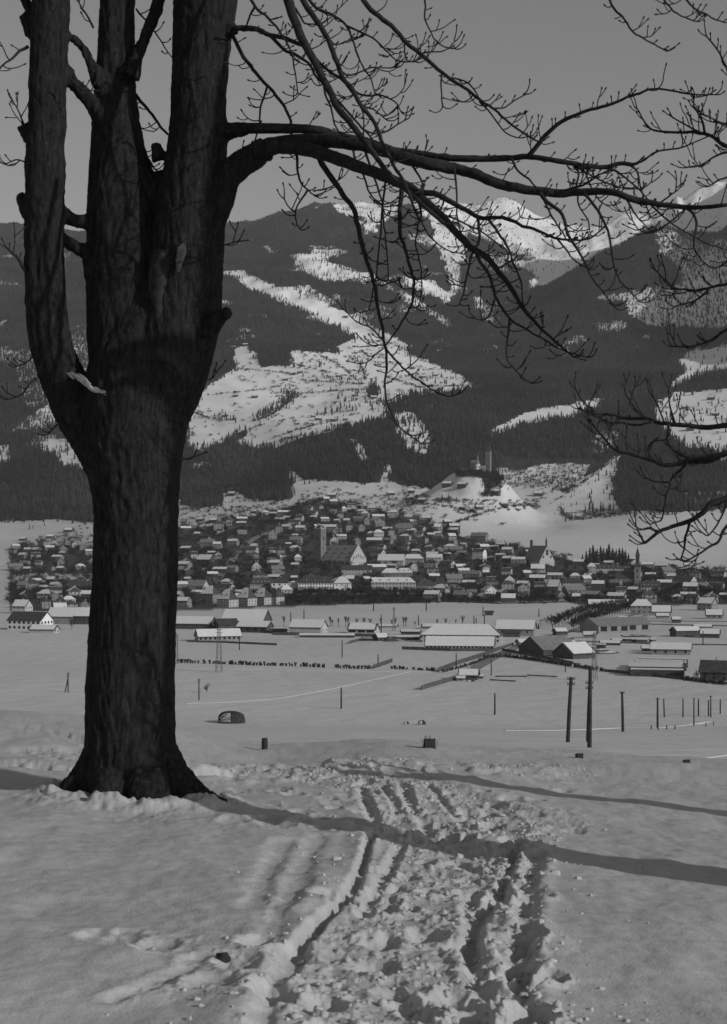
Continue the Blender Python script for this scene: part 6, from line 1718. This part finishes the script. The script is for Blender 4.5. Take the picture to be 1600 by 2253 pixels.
def pylon(px, pt, pb, wb, wt, label):
    p = hit(px, pb, 400); s = p[1] / F; h = (pb - pt)*s; a, c = wb/2*s, wt/2*s; root = empty('lattice_pylon', p, .35); tag(root, label, 'pylon')
    n = 9; t = .11
    lv = [(a + (c-a)*k/n, h*k/n) for k in range(n + 1)]
    for sx, sy in ((-1,-1),(1,-1),(1,1),(-1,1)):
        mb = MB(); mb.tube([(sx*a, sy*a, -1), (sx*c, sy*c, h)], [t, t*.8], 4); mobj('leg', mb.mesh('leg', [M_STEEL]), root)
    mb = MB()
    for k in range(n):
        (r0, z0), (r1, z1) = lv[k], lv[k+1]
        for f in range(4):
            q = [(-1,-1),(1,-1),(1,1),(-1,1)]; u0, u1 = q[f], q[(f+1) % 4]
            A = (u0[0]*r0, u0[1]*r0, z0); B = (u1[0]*r1, u1[1]*r1, z1)
            if k % 2: A = (u1[0]*r0, u1[1]*r0, z0); B = (u0[0]*r1, u0[1]*r1, z1)
            mb.beam(A, B, t*.55, 3); mb.beam((u0[0]*r1, u0[1]*r1, z1), (u1[0]*r1, u1[1]*r1, z1), t*.5, 3)
    mobj('bracing', mb.mesh('bracing', [M_STEEL]), root)
    for z in (.97, .90):
        mb = MB(); mb.box(0, 0, h*z, c*2 + 2.4, .18, .2); mobj('crossarm', mb.mesh('crossarm', [M_STEEL]), root)
    mb = MB(); mb.tube([(0,0,h*.99),(0,0,h+1.6)], [.1, .04], 5); mobj('tip', mb.mesh('tip', [M_STEEL]), root)
pylon(482,1383,1480,13,4.5,'steel lattice pylon in the field before the long works building')
pylon(388,1396,1461,8,4,'steel lattice pylon half hidden at the edge of the great trunk')
pylon(1308,1393,1499,10,4.5,'steel lattice pylon behind the tallest pole at the timber yard')
pylon(867,1337,1389,7,1.5,'slim lattice mast among the pollarded trees')
pylon(1419,1352,1380,8,6,'broad lattice gantry beside the grey halls')

def fence(pp, h, label, kind='board', name='board_fence', ymin=350):
    P = [hit(a, b_, ymin) for a, b_ in pp]; root = empty(name, P[0]); tag(root, label, 'fence')
    P0 = P[0]; mb, pm_ = MB(), MB()
    for A, B in zip(P[:-1], P[1:]):
        v = B - A; l = np.linalg.norm(v[:2]); an = math.atan2(v[1], v[0]); n = max(1, int(l / 3.0))
        for k in range(n):
            q = A + v*(k+.5)/n - P0
            mb.box(q[0], q[1], q[2] + h/2 + rt_.uniform(-.06, .06), l/n*.97, .08, h, 0, an)
            e = A + v*k/n - P0
            pm_.box(e[0], e[1], e[2] + h/2, .16, .2, h + .3, 0, an)
    mobj('boards', mb.mesh('boards', [M_FENCE]), root); mobj('posts', pm_.mesh('posts', [M_WOOD_POLE]), root)
fence([(928,1519),(1002,1497)], 2.0, 'solid board fence running up the field to the shack')
fence([(966,1479),(1010,1462),(1060,1446),(1098,1431)], 2.2, 'long dark board fence rising to the white workshop')
fence([(822,1472),(864,1457)], 2.0, 'short board fence joining the hedge in mid field')
fence([(412,1413),(500,1415),(610,1420)], 1.2, 'low grey fence before the long works building')
fence([(600,1397),(760,1400),(935,1404)], 2.0, 'long board fence along the goods sheds')
fence([(885,1429),(990,1433),(1092,1433),(1130,1420)], 1.8, 'board fence in front of the white workshop')
fence([(768,1417),(812,1405)], 1.6, 'short slanting fence at the log piles')
fence([(1105,1432),(1180,1446),(1262,1462)], 1.4, 'board fence along the sawmill lane')
fence([(1330,1478),(1430,1489),(1500,1496),(1600,1507)], 1.3, 'low board fence along the timber yard edge')
fence([(1000,1325),(1100,1329),(1250,1326)], 1.6, 'pale rail fence along the far edge of the white field')

def hedge(pp, h, label, gap=0.12, ymin=350):
    P = [hit(a, b_, ymin) for a, b_ in pp]; P0 = P[0]; mb = MB(); r = random.Random(int(P0[0]*10))
    for A, B in zip(P[:-1], P[1:]):
        v = B - A; n = max(2, int(np.linalg.norm(v) / 1.3))
        for k in range(n):
            if r.random() < gap: continue
            q = A + v*(k + r.uniform(-.3, .3))/n - P0; hh = h * r.uniform(.55, 1.15)
            for j in range(7):      # a tuft of stiff shoots
                a_ = r.uniform(0, 6.28); sp = r.uniform(.25, .9)
                mb.tube([(q[0] + r.uniform(-.4, .4), q[1], q[2] - .2), (q[0] + sp*.6*math.cos(a_), q[1] + sp*.6*math.sin(a_), q[2] + hh*.6), (q[0] + sp*math.cos(a_), q[1] + sp*math.sin(a_), q[2] + hh)], [.16, .28, .05], 4)
    o = mobj('hedge', mb.mesh('hedge', [M_BUSH]), None, P0); tag(o, label, 'hedge')
hedge([(392,1459),(480,1461),(560,1464),(640,1466),(720,1469)], 2.0, 'long leafless hedge crossing the open white field')
hedge([(740,1470),(790,1472),(826,1473)], 1.8, 'short stretch of leafless hedge before the short fence')
hedge([(862,1472),(905,1474),(960,1477)], 1.7, 'leafless hedge between the two slanting fences')
hedge([(1065,1449),(1110,1446),(1150,1450),(1200,1458),(1260,1468),(1330,1478)], 2.2, 'leafless hedge bordering the sawmill and timber yard', .05)
hedge([(1500,1496),(1550,1503),(1600,1508)], 2.0, 'leafless hedge before the dark farmhouse', .02)
hedge([(975,1480),(1030,1466),(1090,1444)], 1.6, 'leafless hedge along the dark rising fence', .3)

def boards_stack(px, py, w, h, label, rows=6, depth=30, rot=18, group=None):
    p = hit(px, py, 400); s = p[1] / F; L = w*s; root = empty('board_stack', p, math.radians(rot)); tag(root, label, 'timber', group)
    for k in range(rows):
        mb = MB(); sn = MB(); hh = h*s*(.8 + .25*rt_.random()); y = depth*(k+.5)/rows; sh = rt_.uniform(-1.2, 1.2)
        nl = 5
        for j in range(nl): mb.box(sh, y, hh*(j+.5)/nl, L - .5*(j % 2), depth/rows*.78, hh/nl*.82)
        st = mobj('stack_row', mb.mesh('stack_row', [M_WALL_WOOD]), root)
        sn.box(sh, y, hh + .18, L*.98, depth/rows*.72, .34); mobj('snow_cover', sn.mesh('snow_cover', [M_SNOW_ROOF]), st)
boards_stack(1440,1490,118,19,'great covered stack of sawn boards in snow striped rows', 9, 62, -14)
for px, py, w, h in ((1362,1415,22,8),(1385,1412,24,6),(1410,1414,26,7),(1445,1420,20,8),(1322,1427,18,9),(1440,1414,12,8)):
    boards_stack(px, py, w, h, 'small stack of snow capped boards in the timber yard', 2, 6, rt_.uniform(-20, 10), 'small board stacks in the yard')
# logs lying in the timber yard and the two log piles by the works
def log_pile(px, py, w, h, n, label, rot=10, depth=8.0):
    p = hit(px, py, 400); s = p[1]/F; root = empty('log_pile', p, math.radians(rot)); tag(root, label, 'logs'); L = w*s; H = h*s
    r = random.Random(int(px)); me = None
    mb = MB(); mb.tube([(-.5,0,0),(.5,0,0)], [.24, .2], 7); base = mb.mesh('log', [M_WALL_WOOD]); 
    mb2 = MB(); mb2.box(0, 0, .2, .9, .34, .14); sb = mb2.mesh('snow_cover', [M_SNOW_ROOF])
    for k in range(n):
        f = k / n; y = r.uniform(0, depth); x = r.uniform(-L*.3, L*.3) ; z = .2 + max(0, H*(1 - abs(x)/(L*.55))*r.random())
        o = mobj('log', base, root, (x, y, z), r.uniform(-.25, .25)); o.scale = (r.uniform(4, 8), 1.3, 1.3)
        if r.random() < .4: mobj('snow_cover', sb, o)
log_pile(810,1411,28,7,24,'pile of dark logs left of the small shed by the works')
log_pile(868,1412,34,9,30,'pile of snow dusted logs right of the small shed by the works')
log_pile(1340,1440,90,2,70,'scattered logs covering the timber yard ground', 12, 60)
log_pile(1245,1409,60,3,30,'loose timber heaped behind the sawmill hall', 8, 16)
log_pile(1405,1402,80,3,34,'heaps of snowy timber and rubble before the grey halls', 6, 10)
# pipes and beams laid out by the field shack
for (a, b_), (c, d_), lab in (((1090,1490),(1160,1490),'long beam lying on the snow right of the field shack'),((1160,1487),(1226,1491),'thin rail lying on the snow beyond the long beam'),((1078,1498),(1135,1501),'low plank frame half buried beside the field shack')):
    A, B = hit(a, b_, 400), hit(c, d_, 400); mb = MB(); mb.beam(A + [0,0,.35], B + [0,0,.35], .28, 6)
    for t in (.1, .5, .9):
        q = A + (B-A)*t; mb.box(q[0], q[1], q[2] + .1, .6, 1.4, .5)
    o = mobj('timber_beam', mb.mesh('timber_beam', [M_WALL_WOOD])); tag(o, lab, 'beam')
# railway lines
def strip(pp, w, name, label, mat, ymin=400, lift=.12):
    P = np.array([hit(a, b_, ymin) for a, b_ in pp]); C = catmull(P, 6); V = []; Fc = []
    for i, c in enumerate(C):
        t = C[min(i+1, len(C)-1)] - C[max(i-1, 0)]; n = np.array([-t[1], t[0], 0]); n /= np.linalg.norm(n)
        V += [tuple(c + n*w/2 + [0, 0, lift]), tuple(c - n*w/2 + [0, 0, lift]), tuple(c - n*(w/2 + .3) - [0, 0, .3]), tuple(c + n*(w/2 + .3) - [0, 0, .3])]
    for i in range(len(C) - 1):
        b = i*4; Fc += [(b, b+1, b+5, b+4), (b+1, b+2, b+6, b+5), (b+3, b, b+4, b+7)]
    o = mobj(name, mesh_from(name, V, Fc, [mat])); o['kind'] = 'structure'; o['label'] = label; o['category'] = 'track'; return o
M_BALLAST = mat_plain('railway_ballast', .10, .9, .4, .4)
M_ROAD = mat_plain('trodden_road_snow', .22, .8, .3, .2)
strip([(1270,1412),(1380,1415),(1480,1418),(1620,1420)], 5.0, 'railway', 'railway embankment strip beside the timber yard', M_BALLAST, lift=.5)
strip([(1330,1372),(1420,1374),(1520,1376),(1620,1378)], 5.5, 'railway', 'railway track strip behind the grey halls', M_BALLAST, lift=.5)
strip([(1360,1366),(1460,1367),(1620,1368)], 4.0, 'railway', 'second railway track strip behind the grey halls', M_BALLAST, lift=.4)
strip([(1000,1499),(1060,1462),(1110,1436),(1160,1416),(1230,1396),(1300,1376),(1360,1361),(1420,1346)], 7.0, 'road', 'snowy lane leading past the works to the avenue', M_ROAD)
strip([(655,1150),(610,1165),(570,1180),(545,1195),(520,1220),(490,1260),(470,1285)], 9.0, 'road', 'sloping town street running down between the houses', M_ROAD, 1600, .8)
strip([(590,1186),(572,1200),(555,1222),(540,1240)], 9.0, 'river', 'dark stream bed beside the sloping street', mat_plain('dark_stream', .09, .3, .3, .2), 1600, .5)
strip([(600,1308),(760,1307),(960,1306)], 6.0, 'promenade', 'snowy river promenade in front of the white houses', M_SNOW_ROOF, 1300, .6)
M_TRACK = mat_snow('packed_track_snow', .63, .12, .3, .1, .05)
strip([(410,1549),(520,1545),(620,1536),(740,1514),(840,1492),(905,1478)], .55, 'footpath', 'trodden footpath slanting across the white field', M_TRACK, 300, .10)
strip([(1110,1608),(1240,1607),(1360,1602),(1470,1600),(1560,1588),(1610,1578)], .5, 'footpath', 'packed track crossing the slope under the poles', M_TRACK, 140, .10)
strip([(390,1470),(560,1473),(760,1477),(960,1478),(1080,1470)], 1.0, 'footpath', 'packed cart track along the long hedge', M_TRACK, 300, .08)
strip([(1480,1679),(1540,1671),(1610,1661)], .35, 'footpath', 'packed ski track below the snowy crest', M_TRACK, 60, .06)
# heaps in the field
def heap(px, py, w, h, label, snowy=.4, seed=1, bits=True):
    p = hit(px, py, 140); s = p[1]/F; root = empty('hay_heap', p); tag(root, label, 'heap'); r = random.Random(seed)
    V, Fc = ico(3); q = V.copy(); q[:, 2] = np.maximum(q[:, 2], -.15)
    n_ = fbm(V[:, 0]*1.6 + seed, V[:, 1]*1.6 + V[:, 2]*1.3, 3, seed)
    prof = np.sign(q[:, 2])*np.abs(q[:, 2])**.7
    q = np.stack([q[:, 0]*(1 + .12*n_), q[:, 1], prof*(1 + .12*n_)], -1) * np.array([w/2*s, w/2.6*s, h*s])
    mobj('mound', mesh_from('mound', q, Fc, [M_HAY], True), root)
    mb = MB()
    for k in range(330):
        a = r.uniform(-3.0, -.2); e = r.uniform(.1, 1.2); x = -abs(math.cos(a))*r.uniform(.1, .95)
        z = (max(0, 1 - x*x - .1))**.5*r.uniform(.15, .95); y = -(max(.02, 1 - x*x - z*z*.6))**.5
        c = np.array([x*w/2*s, y*w/2.6*s*.98, z*h*s]); sz = r.uniform(.04, .15)
        mb.hull_box([c + [-sz*r.uniform(.6, 1.6), -.06, -sz*.3], c + [sz, -.08, -sz*.4], c + [sz*.8, .1, 0], c + [-sz, .1, 0]], [c + [-sz*.5, -.04, sz*.5], c + [sz*.4, -.05, sz*.4], c + [sz*.3, .06, sz*.5], c + [-sz*.4, .06, sz*.6]])
    mobj('snow_tufts', mb.mesh('snow_tufts', [M_SNOW_ROOF], True), root)
heap(509,1592,62,26,'dark hay heap with snow tufted left half in the field', seed=3)
heap(928,1595,19,10,'small dark brush heap in the field', seed=5)
heap(894,1594,13,6,'smallest brush heap nearly buried in the field snow', seed=6)
heap(1035,1500,22,3,'low snowy rubble mound at the foot of the field shack', seed=7)
# overhead wires
def wire(a, b, sag, label):
    A, B = np.array(a, float), np.array(b, float); t = np.linspace(0, 1, 14)[:, None]
    C = A + (B-A)*t; C[:, 2] -= sag*4*(t*(1-t))[:, 0]; mb = MB(); mb.tube(C, [.018]*14, 4)
    o = mobj('overhead_wire', mb.mesh('overhead_wire', [M_STEEL])); tag(o, label, 'wire')
# ------------------------------------------------------------------ the valley air
hz = bpy.data.materials.new('thin_valley_haze'); hz.use_nodes = True
hn = hz.node_tree; hn.nodes.clear()
ho = hn.nodes.new('ShaderNodeOutputMaterial'); hv = hn.nodes.new('ShaderNodeVolumePrincipled')
hv.inputs['Color'].default_value = (0.9, 0.9, 0.9, 1); hv.inputs['Density'].default_value = 0.00003
hn.links.new(hv.outputs[0], ho.inputs['Volume'])
zmin, zmax = float(ZZ.min()) - 2.0, float(ZZ.max()) + 40.0
mb = MB(); mb.box(0, 4700, (zmin + zmax) / 2, 9000, 10800, zmax - zmin)
haze = mobj('haze', mb.mesh('haze', [hz])); tag(haze, 'thin pale winter haze filling the whole valley', 'haze', kind='stuff')
